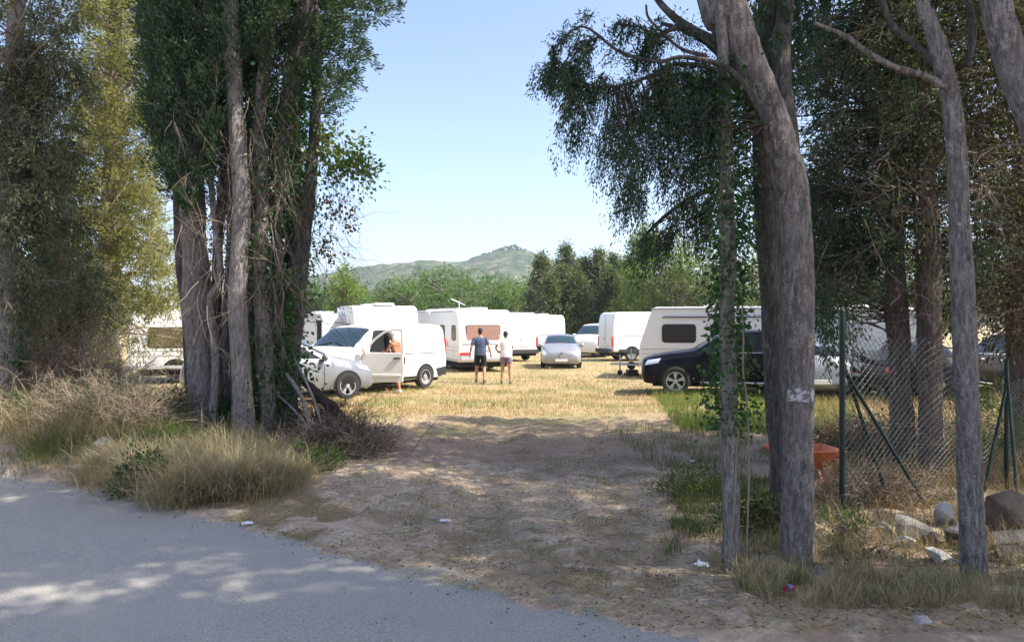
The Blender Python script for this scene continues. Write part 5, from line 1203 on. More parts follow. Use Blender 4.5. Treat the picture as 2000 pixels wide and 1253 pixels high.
# fallen log and dead branches at the right foot of the clump
t = empty('fallen_log', P(650, 870, 11.9), label='dark rotten log sloping down from the cypress clump towards the track', cat='log')
P_, r = dense([Vector(P(560, 708, 13.2)), Vector(P(600, 750, 12.9)), Vector(P(640, 790, 12.5)), Vector(P(690, 840, 12.2)), Vector(P(735, 872, 12.0))], [.05, .07, .09, .09, .06], 6)
mb = MB(); mb.tube(P_, r, 14, rough=.5, seed=3); o = mb.build('log', barkmat('rotten_bark', (.055, .035, .025), (.12, .075, .05), .1), fix=False); child(o, t)
for k_, (a, b_, r_) in enumerate([((560, 730, 12.2), (610, 850, 11.3), .035), ((575, 700, 12.4), (645, 905, 11.0), .02), ((530, 760, 12.2), (640, 900, 10.8), .018)]):
    t = empty('dead_branch', P(*b_), label=('pale dead branch slanting down the right foot of the clump', 'long thin dead branch leaning beside the dark log', 'thin grey dead branch lowest at the foot of the clump')[k_], cat='branch')
    p0, p1 = Vector(P(*a)), Vector(P(*b_)); p1.z = max(p1.z, .02); mid = p0.lerp(p1, .5) + Vector((.05, 0, .08)); q, rr_ = dense([p0, mid, p1], [r_ * .7, r_, r_ * .8], 5); mb = MB(); mb.tube(q, rr_, 7, rough=.3, seed=k_); child(mb.build('branch', B_PALE, fix=False), t)

# ---- the right-hand trees
T3 = tree('fork_tree', 'big curved grey trunk with a fork and a white paint patch, right of centre', gp(1557, 6.3))
o, P3 = grow([(1556, 1110, 66), (1559, 960, 60), (1558, 780, 60), (1557, 620, 65), (1552, 470, 66), (1542, 360, 67), (1517, 270, 72), (1484, 190, 74), (1451, 110, 74), (1421, 30, 78), (1398, -60, 84)], 6.3, B_GREY, None, n=72, rough=.12, seed=2, k=26, ext=((1.0, 6.3, 8.5), .08)); child(o, T3)
o, P3b = grow([(1545, 420, 40), (1542, 320, 44, 6.45), (1530, 200, 40, 6.6), (1526, 80, 36, 6.7), (1535, -60, 32, 6.8)], 6.4, B_DARK, None, name='limb', n=16, flare=False, rough=.14, seed=5, ext=((2.5, 7, 9), .05)); child(o, T3)
pm = MB(); V = []                                 # flaky white paint band
for i in range(9):
    for j in range(17):
        a = -PI * .80 + (PI * .52) * j / 16; z = .0 + i / 8; px_, pz = 1557, 757 + 24 * z
        c = Vector(P(px_ + 1, pz, 6.3)); rr_ = .143 + .006 * mnoise.noise(Vector((a * 3, z * 4, 0))) ; ed = .03 * mnoise.noise(Vector((a * 5, 3, z))) 
        V.append((c.x + rr_ * math.cos(a), c.y + rr_ * math.sin(a), c.z + ed))
pm.add(V, [(i * 17 + j, i * 17 + j + 1, (i + 1) * 17 + j + 1, (i + 1) * 17 + j) for i in range(8) for j in range(16)]); 
m_, nt_, out_ = nodes('flaky_white_paint'); pos_ = nt_.nodes.new('ShaderNodeNewGeometry').outputs['Position']; b_ = bsdf(nt_, out_, mixc(nt_, tex(nt_, 40, 4, vec=pos_), (.40, .38, .37), (.62, .60, .59)), .9)
nt_.links.new(ramp(nt_, tex(nt_, 22, 5, .75, vec=pos_), [(.42, 0.), (.54, 1.)]), b_.inputs['Alpha']); child(pm.build('paint_patch', m_, fix=False), T3)
def limb(root, pts, Y, mat, n=8, **k): o, q = grow(pts, Y, mat, None, name='limb', n=n, flare=False, rough=.12, **k); child(o, root); return q
bl = [limb(T3, [(1440, 120, 40), (1395, 85, 30), (1345, 55, 20), (1312, 30, 16), (1285, 0, 13), (1262, -40, 11)], 6.3, B_DARK),
      limb(T3, [(1345, 50, 12), (1300, 62, 10), (1268, 88, 9), (1246, 115, 8), (1242, 142, 7)], 6.2, B_DARK, n=6),
      limb(T3, [(1465, 170, 26), (1410, 110, 16), (1365, 70, 12), (1340, 60, 10), (1290, 45, 7)], 6.25, B_DARK, n=6),
      limb(T3, [(1500, 240, 24), (1430, 140, 12), (1340, 112, 9), (1290, 120, 7), (1240, 112, 7), (1200, 95, 6), (1165, 66, 5), (1135, 52, 4), (1110, 66, 5), (1098, 80, 3)], 6.0, B_DARK, n=6),
      limb(T3, [(1480, 215, 20), (1400, 140, 10), (1330, 125, 8), (1300, 138, 7), (1240, 160, 6), (1190, 170, 5), (1150, 165, 4), (1080, 140, 3)], 6.1, B_DARK, n=6),
      limb(T3, [(1420, 10, 30), (1380, 0, 22), (1345, -30, 16)], 6.35, B_GREY),
      limb(T3, [(1380, 110, 9), (1330, 95, 7), (1290, 60, 6), (1266, 34, 5), (1262, 10, 4)], 6.1, B_DARK, n=6)]
def fuzz(root, PP, n, L=.03, W=.011):
    Z = np.array([p[:] for p in PP[2:]]); i = RNG.integers(0, len(Z), n); A = Z[i] + RNG.normal(size=(n, 3)) * .035; D = RNG.normal(size=A.shape) * .6 + np.array([-.2, 0, -.35]); crown(root, A, D, 34, .13, L, W, L_CYPB, droop=.35, side=.5)
for q in bl[1:5]: fuzz(T3, q, 42)
def hang(root, poly, Y0, Y1, n, thr, seed, T=.13, per=56, L=.030, W=.011, mat=L_CYPB, sc=.19, dr=.5, dirv=(-.25, 0, -.8), lim=None, lc=50):
    A = clumpy(region(poly, Y0, Y1, n), sc, thr, seed); D = np.tile(dirv, (len(A), 1)) + RNG.normal(size=A.shape) * .33
    crown(root, A, D, per, T * 1.15, L, W, mat, droop=dr, side=.28, jit=.4); child(twigs('branch', A, D, T * 1.1, .0022, M['twig_dark'], bend=.2, K=4, sag=.5)[0], root)
    if lim: limbs_to(root, [p for q in lim for p in q], A, lc, .0065, M['twig_dark'], seed=seed, z_drop=.1)
hang(T3, [(1110, 28), (1140, 55), (1170, 75), (1120, 100), (1100, 120), (1075, 95)], 5.9, 6.3, 114, -0.01, 1, T=.14, lim=bl[3:4], lc=20)
hang(T3, [(1040, 118), (1100, 105), (1150, 110), (1190, 140), (1180, 170), (1150, 175), (1120, 165), (1105, 150), (1060, 140)], 5.9, 6.4, 242, -0.01, 2, T=.15, lim=bl[4:5], lc=25)
hang(T3, [(1115, 165), (1160, 165), (1160, 215), (1150, 258), (1130, 250), (1085, 235), (1100, 220)], 5.9, 6.4, 95, 0.09, 3, T=.2, dirv=(-.1, 0, -1), lim=bl[4:5], lc=15)
hang(T3, [(1200, 30), (1290, 30), (1300, 85), (1250, 90), (1210, 80)], 6., 6.4, 95, 0.14, 4, T=.12, lim=bl[1:2], lc=20)
hang(T3, [(1180, 160), (1290, 140), (1400, 130), (1412, 250), (1400, 330), (1340, 345), (1300, 330), (1240, 300), (1190, 320), (1165, 325), (1190, 230)], 5.8, 7.0, 1045, 0.12, 5, T=.24, lim=bl[3:5], lc=80)
hang(T3, [(1290, 110), (1420, 110), (1420, 220), (1320, 230), (1270, 160)], 6.0, 7.4, 459, -0.01, 15, T=.22, lim=bl[3:5], lc=20)
hang(T3, [(1195, 320), (1260, 300), (1260, 370), (1235, 400), (1200, 385)], 5.9, 6.5, 102, 0.04, 6, T=.2, dirv=(-.1, 0, -1), lim=bl[4:5], lc=10)
hang(T3, [(1330, 300), (1410, 300), (1400, 400), (1330, 380)], 6.2, 7.2, 140, 0.17, 7, T=.24, lim=bl[4:5], lc=15)
lb = limb(T3, [(1470, 330, 12), (1400, 362, 10), (1340, 392, 9), (1290, 430, 7), (1250, 470, 4)], 6.7, B_DARK, n=6)
hang(T3, [(1255, 440), (1310, 420), (1380, 350), (1405, 400), (1400, 450), (1340, 455), (1300, 490), (1255, 490)], 6.4, 7.1, 293, 0.07, 8, T=.22, dirv=(-.4, 0, -.7), lim=[lb], lc=30)
hang(T3, [(1430, -60), (1640, -60), (1600, 130), (1540, 200), (1500, 80)], 6.6, 8.2, 535, 0.04, 9, L=.04, W=.018, lim=[P3b], lc=30, mat=L_CYP)

T1 = tree('cypress_tree', 'slim ivy covered trunk left of the big curved trunk', gp(1428, 6.15))
o, P1 = grow([(1428, 1110, 36), (1429, 980, 31), (1424, 820, 31), (1420, 640, 32), (1423, 500, 32), (1418, 380, 28), (1414, 240, 26), (1412, 100, 22), (1405, -60, 20)], 6.15, B_PALE, None, n=16, seed=12, rough=.2, ext=((1.55, 6.1, 9), .03)); child(o, T1)
ivy_plant('ivy with dark green leaves wrapping the slim trunk in front of the black car', P1, 1.15, 4.0, 3300, .06, .085, .044)
mb = MB(); q, rr_ = dense([Vector(P(1449, 600, 6.0)), Vector(P(1452, 660, 6.0)), Vector(P(1451, 720, 6.0)), Vector(P(1458, 780, 6.0)), Vector(P(1463, 900, 6.05)), Vector((1.86, 6.1, .1))], [.007] * 6, 5); mb.tube(q, rr_, 6); child(mb.build('aerial_root', M['twig'], fix=False), T1)
T2 = tree('cypress_tree', 'dark straight trunk directly behind the big curved trunk', gp(1534, 7.2))
o, P2 = grow([(1536, 1060, 62), (1528, 900, 48), (1517, 740, 47), (1508, 600, 46), (1501, 480, 44), (1494, 360, 40), (1490, 200, 40), (1500, -60, 36)], 7.2, B_DARK, None, n=18, seed=14, rough=.2, ext=((2.5, 7.3, 11), .05)); child(o, T2)
A = clumpy(region([(1405, 180), (1500, 150), (1500, 400), (1470, 460), (1400, 430)], 6.8, 7.8, 260), .2, -.1, 30); crown(T2, A, RNG.normal(size=A.shape) * .5 + np.array([-.3, 0, -.4]), 26, .24, .035, .016, L_CYP, droop=.4); limbs_to(T2, P2, A, 40, .01, M['twig_dark'])
T4 = tree('cypress_tree', 'brown trunk lit on its right edge, behind the torn fence', gp(1757, 9.9))
o, P4 = grow([(1762, 860, 46), (1758, 760, 42), (1752, 620, 40), (1748, 480, 39), (1752, 380, 37), (1762, 320, 30), (1775, 200, 30), (1770, -60, 26)], 9.9, B_BROWN, None, n=34, k=9, seed=16, rough=.25, ext=((5.2, 10, 12), .05)); child(o, T4)
T5 = tree('cypress_tree', 'brown trunk with a sunlit strip, just right of the other brown trunk', gp(1812, 9.5))
o, P5 = grow([(1820, 950, 48), (1818, 800, 44), (1816, 640, 44), (1812, 500, 44), (1806, 360, 40), (1796, 200, 34), (1800, -60, 34)], 9.5, B_BROWN, None, n=34, k=9, seed=18, rough=.25, ext=((5.2, 9.4, 12), .05)); child(o, T5)
T6 = tree('slim_tree', 'slim speckled pale trunk with round branch scars near the right edge', gp(1903, 5.85))
o, P6 = grow([(1903, 1145, 50), (1897, 1000, 46), (1892, 850, 44), (1886, 700, 43), (1880, 560, 42), (1874, 430, 38), (1868, 300, 36), (1858, 200, 34), (1838, 110, 32), (1812, 30, 28), (1790, -50, 24)], 5.85, B_PALE, None, n=40, k=14, seed=20, rough=.13, ext=((2.4, 5.8, 8), .03)); child(o, T6)
sc = MB()
for px, py in ((1862, 248), (1862, 440), (1876, 598), (1893, 850), (1880, 760), (1890, 925), (1872, 330)):
    c = Vector(P(px + 2, py, 5.85)); c.y -= .07
    for rr_, th in ((.016, .006), (.009, .012)): sc.tube([(c.x, c.y + .012, c.z), (c.x, c.y - th, c.z - .002)], [rr_, rr_ * .8], 12)
child(sc.build('branch_scar', plain('scar_wood', (.34, .33, .31), .9, var=.4, scale=60)), T6)
l6 = [limb(T6, [(1862, 180, 18), (1810, 150, 14), (1745, 130, 13), (1690, 100, 11), (1650, 70, 10), (1590, 45, 7)], 5.8, B_GREY, n=7), limb(T6, [(1850, 150, 16), (1790, 90, 14), (1740, 45, 15), (1710, -40, 15)], 5.9, B_DARK, n=7),
      limb(T6, [(1888, 130, 14), (1900, 60, 14), (1885, -40, 12)], 6., B_DARK, n=7)]
T7 = tree('slim_tree', 'pale leaning trunk crossing the upper right corner', gp(2100, 5.6))
o, P7 = grow([(2120, 1150, 66), (2110, 800, 62), (2075, 450, 60), (2030, 260, 60), (1985, 150, 58), (1958, 60, 56), (1940, -60, 52)], 5.6, B_PALE, None, n=18, seed=22, rough=.1, ext=((3.2, 5.6, 8), .05)); child(o, T7)

# foliage of the trees behind the fence
def rbranch(root, PP, poly, Y0, Y1, n, thr, seed, mat, L=.075, W=.022, T=.42, per=38, dv=(-.3, 0, -.15), sc=.3, lc=60, dr=.3, tm='twig_dark'):
    A = clumpy(region(poly, Y0, Y1, n), sc, thr, seed); D = np.tile(dv, (len(A), 1)) + RNG.normal(size=A.shape) * .45
    crown(root, A, D, per, T, L, W, mat, droop=dr, side=.45); limbs_to(root, PP, A, lc, .014, M[tm], seed=seed, z_drop=.2)
rbranch(T4, P4, [(1560, 60), (1760, -60), (1780, 200), (1740, 330), (1600, 330), (1590, 150)], 9, 12.5, 760, -.02, 41, L_OLIVE, lc=110)
rbranch(T4, P4, [(1590, 330), (1750, 290), (1745, 560), (1700, 600), (1600, 600), (1590, 420)], 9, 12., 380, .04, 42, L_CYPB, dv=(-.8, 0, -.1), lc=120)
rbranch(T4, P4, [(1590, 540), (1650, 550), (1645, 690), (1610, 700)], 8.5, 9.6, 60, -.05, 43, L_CYP, dv=(0, 0, -1), lc=10)
rbranch(T5, P5, [(1740, -60), (1960, -60), (1940, 150), (1860, 330), (1740, 300)], 8.6, 12, 800, -.12, 44, L_OLIVE, lc=100)
rbranch(T5, P5, [(1730, 300), (1880, 280), (1880, 640), (1790, 560), (1770, 400)], 9.8, 12.5, 380, -.1, 45, L_CYP, lc=120, tm='twig')
T8 = tree('cypress_tree', 'brown twiggy conifer filling the right edge behind the leaning trunk', gp(2010, 10.5))
o, P8 = grow([(2010, 850, 60), (1995, 600, 54), (2005, 300, 46), (2000, -60, 36)], 10.5, B_BROWN, None, seed=24, ext=((7, 10.5, 12), .05)); child(o, T8)
rbranch(T8, P8, [(1880, -60), (2100, -60), (2100, 640), (1940, 640), (1900, 560), (1890, 300)], 8.8, 12, 1000, -.1, 46, L_DKBR, lc=160, tm='twig', dv=(-.2, 0, -.5))
rbranch(T8, P8, [(1900, -60), (2080, -60), (2060, 400), (1960, 500), (1900, 300)], 9, 12, 250, -.05, 47, L_OLIVE, lc=30)
A = region([(1600, 380), (1990, 330), (1990, 640), (1900, 660), (1640, 560)], 8.4, 11, 420); o, PT = twigs('dead_twigs', A[:190], RNG.normal(size=A[:190].shape) + np.array([-.5, 0, -.3]), .9, .005, M['twig'], bend=.5, K=7); child(o, T5)
a2, d2 = tip_points(PT, 1); s_ = RNG.integers(0, len(a2), 600); o, _ = twigs('dead_twigs', a2[s_], unit(d2[s_]) + RNG.normal(size=(600, 3)) * .6, .4, .003, M['twig'], bend=.5); child(o, T5)

# whorls of limbs with drooping foliage: the build of an old cypress
def whorls(root, PP, z0, z1, n, ln, r, mat, tmat, L, W, per=26, dirc=None, spread=1.0, T=.3, leafy=.6, seed=0, tw=900):
    Z = np.array([p[:] for p in PP]); z = RNG.uniform(z0, z1, n); A = np.stack([np.interp(z, Z[:, 2], Z[:, 0]), np.interp(z, Z[:, 2], Z[:, 1]), z], 1)
    an = RNG.uniform(0, 2 * PI, n) if dirc is None else dirc + RNG.normal(0, spread, n)
    D = np.stack([np.cos(an), np.sin(an), RNG.uniform(-.15, .45, n)], 1); o, PT = twigs('branch', A, D, ln, r, tmat, bend=.28, K=9, sag=.25); child(o, root)
    a2, d2 = tip_points(PT, 2); s_ = RNG.integers(0, len(a2), tw); D2 = unit(d2[s_]) + RNG.normal(size=(tw, 3)) * .55; o, P2_ = twigs('branch', a2[s_], D2, ln * .3, r * .35, tmat, bend=.45, K=5, sag=.4); child(o, root)
    a3, d3 = tip_points(P2_, 1); k = RNG.uniform(size=len(a3)) < leafy; a3, d3 = a3[k], d3[k]; a3 = clumpy(a3, .5, -.12, seed) if len(a3) else a3
    d3 = RNG.normal(size=a3.shape) * .5 + np.array([0, 0, -.6]); crown(root, a3, d3, per, T, L, W, mat, droop=.4, side=.4)
whorls(T4, P4, 2.6, 6.2, 70, 1.9, .02, L_CYPB, M['twig_dark'], .06, .02, 24, dirc=PI, spread=.7, seed=3)
whorls(T5, P5, 2.8, 6.4, 60, 1.6, .02, L_OLIVE, M['twig'], .06, .02, 20, seed=4, leafy=.35)
whorls(T8, P8, 1.8, 6.5, 80, 1.7, .02, L_DKBR, M['twig'], .06, .02, 16, seed=5, leafy=.35)
gt = [o for o in bpy.data.objects if o.get('label', '').startswith('tall sunlit')][0]; whorls(gt, PG, 1.6, 8.6, 90, 2.0, .025, L_GOLD, M['twig_pale'], .085, .026, 26, seed=6, T=.35)
lt = [o for o in bpy.data.objects if o.get('label', '').startswith('ivy covered grey trunk')][0]; whorls(lt, PL, 2.4, 6.6, 40, .9, .02, L_OLIVE, M['twig'], .08, .026, 20, dirc=0, spread=.8, seed=7, T=.35)
gt = [o for o in bpy.data.objects if o.get('label', '').startswith('shaded grey-green')][0]; whorls(gt, PK, 1.2, 3.6, 40, .8, .018, L_OLIVE, M['twig_pale'], .07, .022, 12, seed=8, leafy=.3)

# tall tops of the right-hand trees and of unseen trees placed outside the picture to shade the road and entrance
def top_crown(root, cx, cy, z0, z1, r, n, mat, seed, thr=-.26, per=24):
    z = RNG.uniform(z0, z1, n); q = (z - z0) / (z1 - z0); rad = r * np.sqrt(RNG.uniform(0, 1, n)) * np.clip(np.minimum(q * 5 + .35, (1.06 - q) * 1.5), .1, 1); an = RNG.uniform(0, 2 * PI, n)
    A = np.stack([cx + rad * np.cos(an), cy + rad * np.sin(an), z], 1); A = clumpy(A, .5, thr, seed); D = A - np.array([cx, cy, 0]); D[:, 2] = .4
    crown(root, A, D + RNG.normal(size=A.shape) * .4, per, .5, .14, .06, mat, droop=.2)
top_crown(T3, 1.6, 6.2, 8.0, 12.0, 1.1, 160, L_CYP, 51); top_crown(T1, 1.5, 6.8, 7.8, 10, .6, 50, L_CYP, 52); top_crown(T2, 2.8, 7.8, 6.4, 13, 1.3, 360, L_CYP, 53)
top_crown(T4, 5.0, 10.4, 6.6, 14, 1.9, 700, L_CYP, 54, -.1); top_crown(T5, 5.6, 9.4, 6.2, 14, 1.9, 700, L_CYP, 55, -.1); top_crown(T6, 2.9, 5.2, 7, 9.5, .8, 90, L_CYP, 56); top_crown(T7, 4.0, 5.0, 8.5, 13, 1.2, 220, L_CYP, 57); top_crown(T8, 7, 10.5, 6.8, 14, 2.1, 700, L_CYP, 58, -.1)
for k_, (x, y, r, z0, z1, n) in enumerate([(11.5, -2.6, 2.7, 5, 18, 1500), (14, 1.2, 2.8, 5, 19, 1700), (12.4, 5.0, 2.5, 5, 18, 1500), (9.8, 12.6, 2.0, 2.6, 13.5, 900), (8.0, -5.4, 2.4, 6, 16, 1100), (15, 9, 2.5, 5, 18, 1100), (7.2, 4.3, 2.1, 8, 16.5, 1500), (10.2, 1.0, 2.3, 7, 17, 2200)]):
    t = tree('cypress_tree', 'unseen tall dark cypress right of the view, placed to shade road and entrance', (x, y), 'unseen shade cypresses outside the frame'); mb = MB(); mb.tube([(0, 0, -.2), (.05, 0, 2), (0, .05, 5), (0, 0, z1)], [.24, .18, .14, .03], 12, rough=.2); mb.build('trunk', B_GREY, t, fix=False); top_crown(t, x, y, z0, z1, r, n, L_CYP, 60 + k_, -.26 if k_ in (0, 1, 4, 6, 7) else -.12)

# ---- right-hand undergrowth
def patch(name, label, poly, n, h, w_, mat, wind=(0, 0), lean=.5, thr=None, sc=.5, seed=0, curl=.5, pts=None):
    B = gpts(poly, n) if pts is None else pts
    if thr is not None: B = clumpy(B, sc, thr, seed)
    o = blades(name, B, np.full(len(B), h), w_, lean, mat, wind=wind, curl=curl); return tag(o, label, 'grass', kind='stuff')
patch('grass', 'golden dry stubble grass of the field', [(560, 690), (1700, 690), (1900, 800), (600, 820)], 60000, .09, .005, L_DRY, lean=.9)
patch('grass', 'taller golden tufts in the sunlit field', [(560, 680), (1700, 680), (1700, 790), (640, 800)], 16000, .16, .005, L_DRY, lean=.6, thr=.05, sc=1.2)
patch('grass', 'green grass patches in the field', [(640, 690), (1600, 690), (1600, 800), (640, 800)], 26000, .11, .005, L_GRASS, lean=.6, thr=.03, sc=1.3, seed=4)
patch('grass', 'tall green grass in front of the black car', [(1270, 772), (1700, 772), (1640, 850), (1330, 850)], 15000, .24, .004, L_GRASS, lean=.45, thr=-.3, sc=.5, seed=8)
patch('grass', 'straw and short grass on the entrance track', [(690, 800), (1400, 800), (1500, 900), (1500, 1100), (1200, 1180), (600, 1010), (740, 900)], 30000, .05, .003, L_STRAW, lean=1.8, thr=.02, sc=.35, seed=12, curl=1.0)
patch('grass', 'weeds along the right side of the track', [(1180, 840), (1540, 830), (1560, 1090), (1300, 1090), (1330, 960)], 12000, .17, .003, L_WEED, lean=.8, thr=.0, sc=.35, seed=15)
patch('grass', 'golden grass behind the fence', [(1590, 790), (2150, 780), (2150, 960), (1620, 960)], 24000, .34, .0035, L_DRY, lean=.6, thr=-.25, sc=.5, seed=16)
patch('grass', 'pale dry grass around the right trunks', [(1380, 1060), (1660, 1090), (1720, 1145), (2080, 1150), (2080, 1215), (1500, 1190), (1400, 1130)], 9000, .17, .0022, L_STRAW, lean=1.1, thr=-.12, sc=.28, seed=18)
patch('grass', 'green weeds around the right trunks', [(1420, 1000), (1660, 1010), (1720, 1140), (2080, 1150), (2080, 1200), (1440, 1180)], 5000, .13, .0028, L_WEED, lean=.9, thr=.05, sc=.25, seed=19)
patch('grass', 'dry broken stems over the ground around the rock heap', [(1440, 940), (2080, 930), (2080, 1130), (1640, 1120), (1440, 1060)], 9000, .13, .0025, L_MAT, lean=1.3, thr=-.1, sc=.3, seed=41)
patch('grass', 'sparse golden stems around the rock heap', [(1580, 930), (2080, 920), (2080, 1110), (1640, 1100)], 3500, .24, .0025, L_DRY, lean=.7, thr=-.05, sc=.3, seed=43)
patch('grass', 'low grass along the left verge', [(0, 860), (260, 860), (260, 960), (150, 950), (0, 920)], 7000, .10, .003, L_STRAW, lean=1.0, thr=-.05, sc=.3, seed=22)
patch('grass', 'straw mat fallen beside the road', [(360, 960), (560, 960), (700, 1010), (600, 1060), (420, 1010)], 9000, .05, .003, L_STRAW, lean=2.5, curl=1.1)
patch('grass', 'dry olive grass mats on the far half of the track', [(740, 790), (1400, 790), (1450, 900), (1330, 960), (1100, 940), (780, 850)], 15000, .06, .003, L_MAT, lean=1.3, thr=.0, sc=.55, seed=31, curl=.9)
patch('grass', 'scattered weed tufts on the near half of the track', [(560, 940), (1300, 940), (1420, 1080), (1300, 1180), (900, 1100)], 6000, .07, .003, L_MAT, lean=1.1, thr=.22, sc=.28, seed=33)
# lying straw, leaf litter and sticks
B = gpts([(0, 880), (600, 960), (740, 860), (700, 790), (1400, 790), (1650, 950), (2050, 1050), (2050, 1253), (1300, 1240), (800, 1130), (300, 980), (0, 925)], 28000); B[:, 2] += .022
keep = edge_dist(B[:, 0], B[:, 1]) > -.12 - .5 * RNG.uniform(size=len(B)) ** 6; B = B[keep]; D = RNG.normal(size=B.shape); D[:, 2] *= .12
tag(leaves('leaf_litter', B, D, .065, .006, L_STRAW), 'straw and needles lying on the soil', 'litter', kind='stuff')
B = B[RNG.uniform(size=len(B)) < .15] + RNG.normal(size=3) * .02; D = RNG.normal(size=B.shape); D[:, 2] *= .25; tag(leaves('leaf_litter', B, D, .03, .014, L_BROWN), 'brown leaf litter on the soil', 'litter', kind='stuff')
B = gpts([(560, 1000), (760, 860), (1400, 840), (1600, 1100), (2050, 1090), (2050, 1230), (1350, 1200), (900, 1130)], 650); B[:, 2] += .03; D = RNG.normal(size=B.shape); D[:, 2] *= .08
o, _ = twigs('stick_litter', B, D, .32, .004, M['twig'], bend=.35, sag=0); tag(o, 'small sticks scattered over the track and verge', 'litter', kind='stuff')
# gravel: small stones by the hundred
def gravel(name, label, poly, n, s, mat, pts=None):
    B = gpts(poly, n) if pts is None else pts; n = len(B); oc = np.array([(1, 0, 0), (0, 1, 0), (-1, 0, 0), (0, -1, 0), (0, 0, .7), (0, 0, -.7)], float)
    R = RNG.uniform(.5, 1.4, (n, 6, 1)) * (s * RNG.uniform(.3, 1., (n, 1, 1)) ** 1.6); a = RNG.uniform(0, 6.28, n); ca, sa = np.cos(a), np.sin(a)
    O = oc[None] * R; x = O[..., 0] * ca[:, None] - O[..., 1] * sa[:, None]; y = O[..., 0] * sa[:, None] + O[..., 1] * ca[:, None]
    V = (np.stack([x, y, O[..., 2]], -1) + B[:, None, :] + np.array([0, 0, .012])).reshape(-1, 3); F_ = np.array([(0, 1, 4), (1, 2, 4), (2, 3, 4), (3, 0, 4), (1, 0, 5), (2, 1, 5), (3, 2, 5), (0, 3, 5)])
    return tag(np_mesh(name, V, (np.arange(n)[:, None, None] * 6 + F_[None]).reshape(-1, 3), mat), label, 'gravel', kind='stuff')
gravel('gravel', 'small stones scattered on the soil of the entrance', [(0, 890), (500, 1000), (700, 850), (1400, 850), (1600, 1050), (2050, 1100), (2050, 1253), (1300, 1253), (900, 1160), (300, 990), (0, 930)], 1500, .015, RK[1])
B = np.concatenate([gpts([(0, 930), (2000, 1253), (0, 1253)], 60), gpts([(0, 915), (600, 1050), (1300, 1253), (1100, 1253), (500, 1075), (0, 945)], 160)]); B = B[edge_dist(B[:, 0], B[:, 1]) < .05]; B[:, 2] = .008
gravel('gravel', 'grit and dropped seed cones on the asphalt', None, 0, .011, RK[2], pts=B)
# climbing weeds on the fence and bushes behind it
mound('bush', 'yellow-green weeds growing up the chain-link fence right of the slim trunk', 'bush', *gp(1925, 9.8), .45, .3, 1.35, 420, 0, L_VINE, .04, .02, 31, 60, M['twig'])
mound('dry_bush', 'dry golden brush behind the dark green fence braces', 'bush', *gp(1720, 10.6), .8, .6, .7, 260, 0, L_BROWN, .045, .02, 32, 200, M['twig_pale'])
mound('bush', 'shaded weeds at the feet of the ivy covered and dark trunks', 'bush', *gp(1470, 7.1), .35, .3, .35, 260, 0, L_WEED, .04, .02, 33, 60)
mound('dry_bush', 'dark dry brush beside the wheelbarrow below the fence post', 'bush', *gp(1625, 10.2), .4, .3, .5, 150, 0, L_BROWN, .04, .02, 34, 90, M['twig'])
mound('bush', 'green weeds by the track in front of the ivy covered trunk', 'bush', *gp(1365, 8.4), .45, .4, .28, 300, 0, L_WEED, .04, .018, 35, 40)
mound('dry_bush', 'dry golden weeds around the foot of the green fence post', 'bush', *gp(1700, 8.3), .7, .35, .42, 200, 0, L_BROWN, .04, .012, 42, 260, M['twig_pale'])
mound('bush', 'small weed tuft between the big trunk and the rock heap', 'bush', *gp(1665, 6.6), .3, .25, .28, 120, 0, L_WEED, .035, .016, 36, 60, M['twig_pale'])

# ---- the trees beyond the vehicles
def far_tree(label, px, top, Y, wpx, mat, kind, seed, leaf=.26, n=900, z0=None, group='trees beyond the parked vehicles'):
    x = (px - CX) / F * Y; H = CH + (HY - top) / F * Y; r = wpx / 2 / F * Y; t = tree('tree', label, (x, Y), group); rr = random.Random(seed)
    mb = MB(); mb.tube([(0, 0, -.3), (.05, 0, H * .3), (0, .05, H * .62), (0, 0, H * .9)], [r * .10, r * .075, r * .05, .03], 8, rough=.2)
    for k in range(9):
        a = rr.uniform(0, 6.28); z = H * rr.uniform(.25, .7); mb.tube([(0, 0, z), (r * .4 * math.cos(a), r * .4 * math.sin(a), z + r * .2), (r * .8 * math.cos(a), r * .8 * math.sin(a), z + r * .35)], [r * .04, r * .03, .02], 5, cap=False)
    mb.build('trunk', B_BROWN, t, fix=False)
    z0 = H * .08 if z0 is None else z0
    if kind == 'cone':
        q = RNG.uniform(0, 1, n) ** 1.35; an = RNG.uniform(0, 2 * PI, n); lay = .75 + .25 * np.sin(q * 34 + an * 2 + seed) + .18 * np.sin(an * 5 + seed); rad = r * (1 - q) ** .8 * lay * RNG.uniform(.35, 1, n) ** .5 + .06
        A = np.stack([rad * np.cos(an), rad * np.sin(an), z0 + (H - z0) * q], 1); D = A * np.array([1, 1, 0]) / (r + .1); D[:, 2] = -.15
    else:
        lobes = []
        for k in range(15 if kind == 'round' else 11):
            a = rr.uniform(0, 6.28); f = rr.uniform(0, 1); zc = z0 + (H - z0) * (.25 + .58 * f) if kind == 'round' else z0 + (H - z0) * rr.uniform(.55, .82); rad = r * (1 - .6 * max(0, f - .4)) * rr.uniform(.3, .75); lobes.append((rad * math.cos(a), rad * math.sin(a), zc, r * rr.uniform(.28, .45)))
        lobes.append((0, 0, H - r * .36, r * .38)); A, D = [], []
        for lx, ly, lz, lr in lobes:
            m = n // len(lobes); d = sphere_dirs(m, .15); A.append(np.array([lx, ly, lz]) + d * lr * (RNG.uniform(.5, 1.1, (m, 1))) * np.array([1, 1, .8])); D.append(d)
        A = np.concatenate(A); D = np.concatenate(D)
    C, D2, l, w_ = sprays(A, D + RNG.normal(size=A.shape) * .3, 9, leaf * 2.4, leaf, leaf * .45, side=.7, droop=.15); leaves('crown', C, D2, l, w_, mat, t); return t
G1 = 'bright green broadleaf trees behind the caravans'
rr0 = random.Random(3)
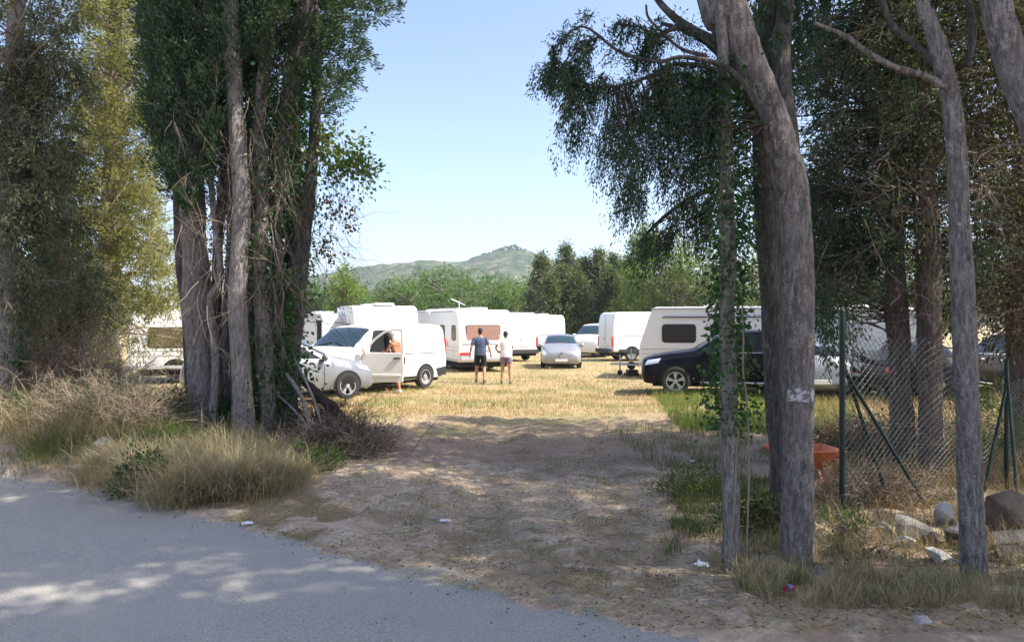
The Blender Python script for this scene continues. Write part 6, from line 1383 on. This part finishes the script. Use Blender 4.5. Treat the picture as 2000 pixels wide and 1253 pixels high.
for px, top, Y, wd in [(560, 560, 80, 110), (610, 548, 78, 120), (668, 545, 76, 120), (722, 556, 82, 110), (770, 540, 80, 120), (822, 524, 84, 130), (872, 518, 82, 130), (925, 528, 84, 130), (975, 536, 86, 130), (1025, 545, 84, 120), (1065, 545, 82, 110), (505, 560, 84, 120), (800, 552, 72, 120), (900, 552, 72, 130), (990, 562, 72, 120), (700, 570, 70, 120)]:
    far_tree('bright green bushy tree in the line behind the caravans', px, top, Y, wd, L_GREEN, 'round', int(px), .24, 620, 0, G1)
G2 = 'dark conifers right of centre behind the vehicles'
for px, top, Y, wd in [(1058, 498, 62, 110), (1105, 480, 60, 150), (1140, 504, 61, 100), (1170, 490, 60, 100), (1198, 498, 62, 90), (1228, 505, 62, 100), (1130, 535, 56, 130), (1075, 540, 56, 120), (1195, 530, 57, 130), (1100, 520, 58, 150)]:
    far_tree('pointed dark conifer in the row right of centre', px, top, Y, wd, L_CONI, 'cone', int(px), .20, 1500, 0, G2)
far_tree('willow-like pale yellow-green tree right of the cypress clump', 672, 520, 52, 80, L_PINE, 'round', 5, .16, 800, 0)
far_tree('bright rounded pine rising above the right hand caravans', 1262, 436, 54, 110, L_PINE, 'round', 8, .17, 1200)
G3 = 'sunlit trees behind the right hand trunks'
for px, top, Y, wd in [(1330, 452, 50, 140), (1400, 470, 50, 150), (1255, 500, 52, 130), (1470, 480, 48, 140), (1540, 470, 48, 140), (1320, 520, 46, 130), (1400, 530, 46, 130), (1620, 450, 46, 160), (1700, 470, 46, 160), (1790, 470, 44, 170), (1900, 450, 44, 180), (2010, 460, 44, 180)]:
    far_tree('sunlit olive green tree behind the right hand trunks', px, top, Y, wd, L_PINE if px % 4 else L_CONI, 'round', int(px), .17, 800, 0, G3)
for px, top, Y, wd in [(20, 540, 62, 150), (110, 556, 60, 150), (210, 575, 64, 150), (300, 585, 66, 130), (400, 570, 70, 140), (460, 565, 74, 130)]:
    far_tree('green tree in the distance behind the left caravan', px, top, Y, wd, L_GREEN, 'round', int(px), .2, 600, 0, 'distant trees on the left')
KH = 690 / 1500
for px, top in [(975, 478), (990, 474), (1003, 472), (1018, 478), (1033, 484), (950, 486)]:
    Yh = 700; x = (px - CX) / F * Yh; H = 9; t = empty('tree', (x, Yh, 60 + (485 - top) * .5 - 3 ), label='small dark pine on the crest of the far hill', cat='tree', group='pines on the hill crest')
    mb = MB(); mb.tube([(0, 0, 0), (0, 0, H * .8)], [.5, .2], 6); mb.build('trunk', B_BROWN, t); d = sphere_dirs(160); A = d * np.array([5., 5., 2.4]) * RNG.uniform(.4, 1, (160, 1)) + np.array([0, 0, H - 3]); leaves('crown', A, d, 2.2, 1.4, L_CONI, t)
# ------------------------------------------------------------------ air between here and the hills
hb = MB(); hb.box((0, 700, 48), (3000, 2400, 102)); hz = hb.build('haze', [], smooth=False)
m, nt, out = nodes('haze_air'); v = nt.nodes.new('ShaderNodeVolumePrincipled'); v.inputs['Color'].default_value = (.80, .88, 1, 1); v.inputs['Density'].default_value = .00042; v.inputs['Anisotropy'].default_value = .3
nt.links.new(v.outputs[0], out.inputs['Volume']); hz.data.materials.append(m); tag(hz, kind='stuff')
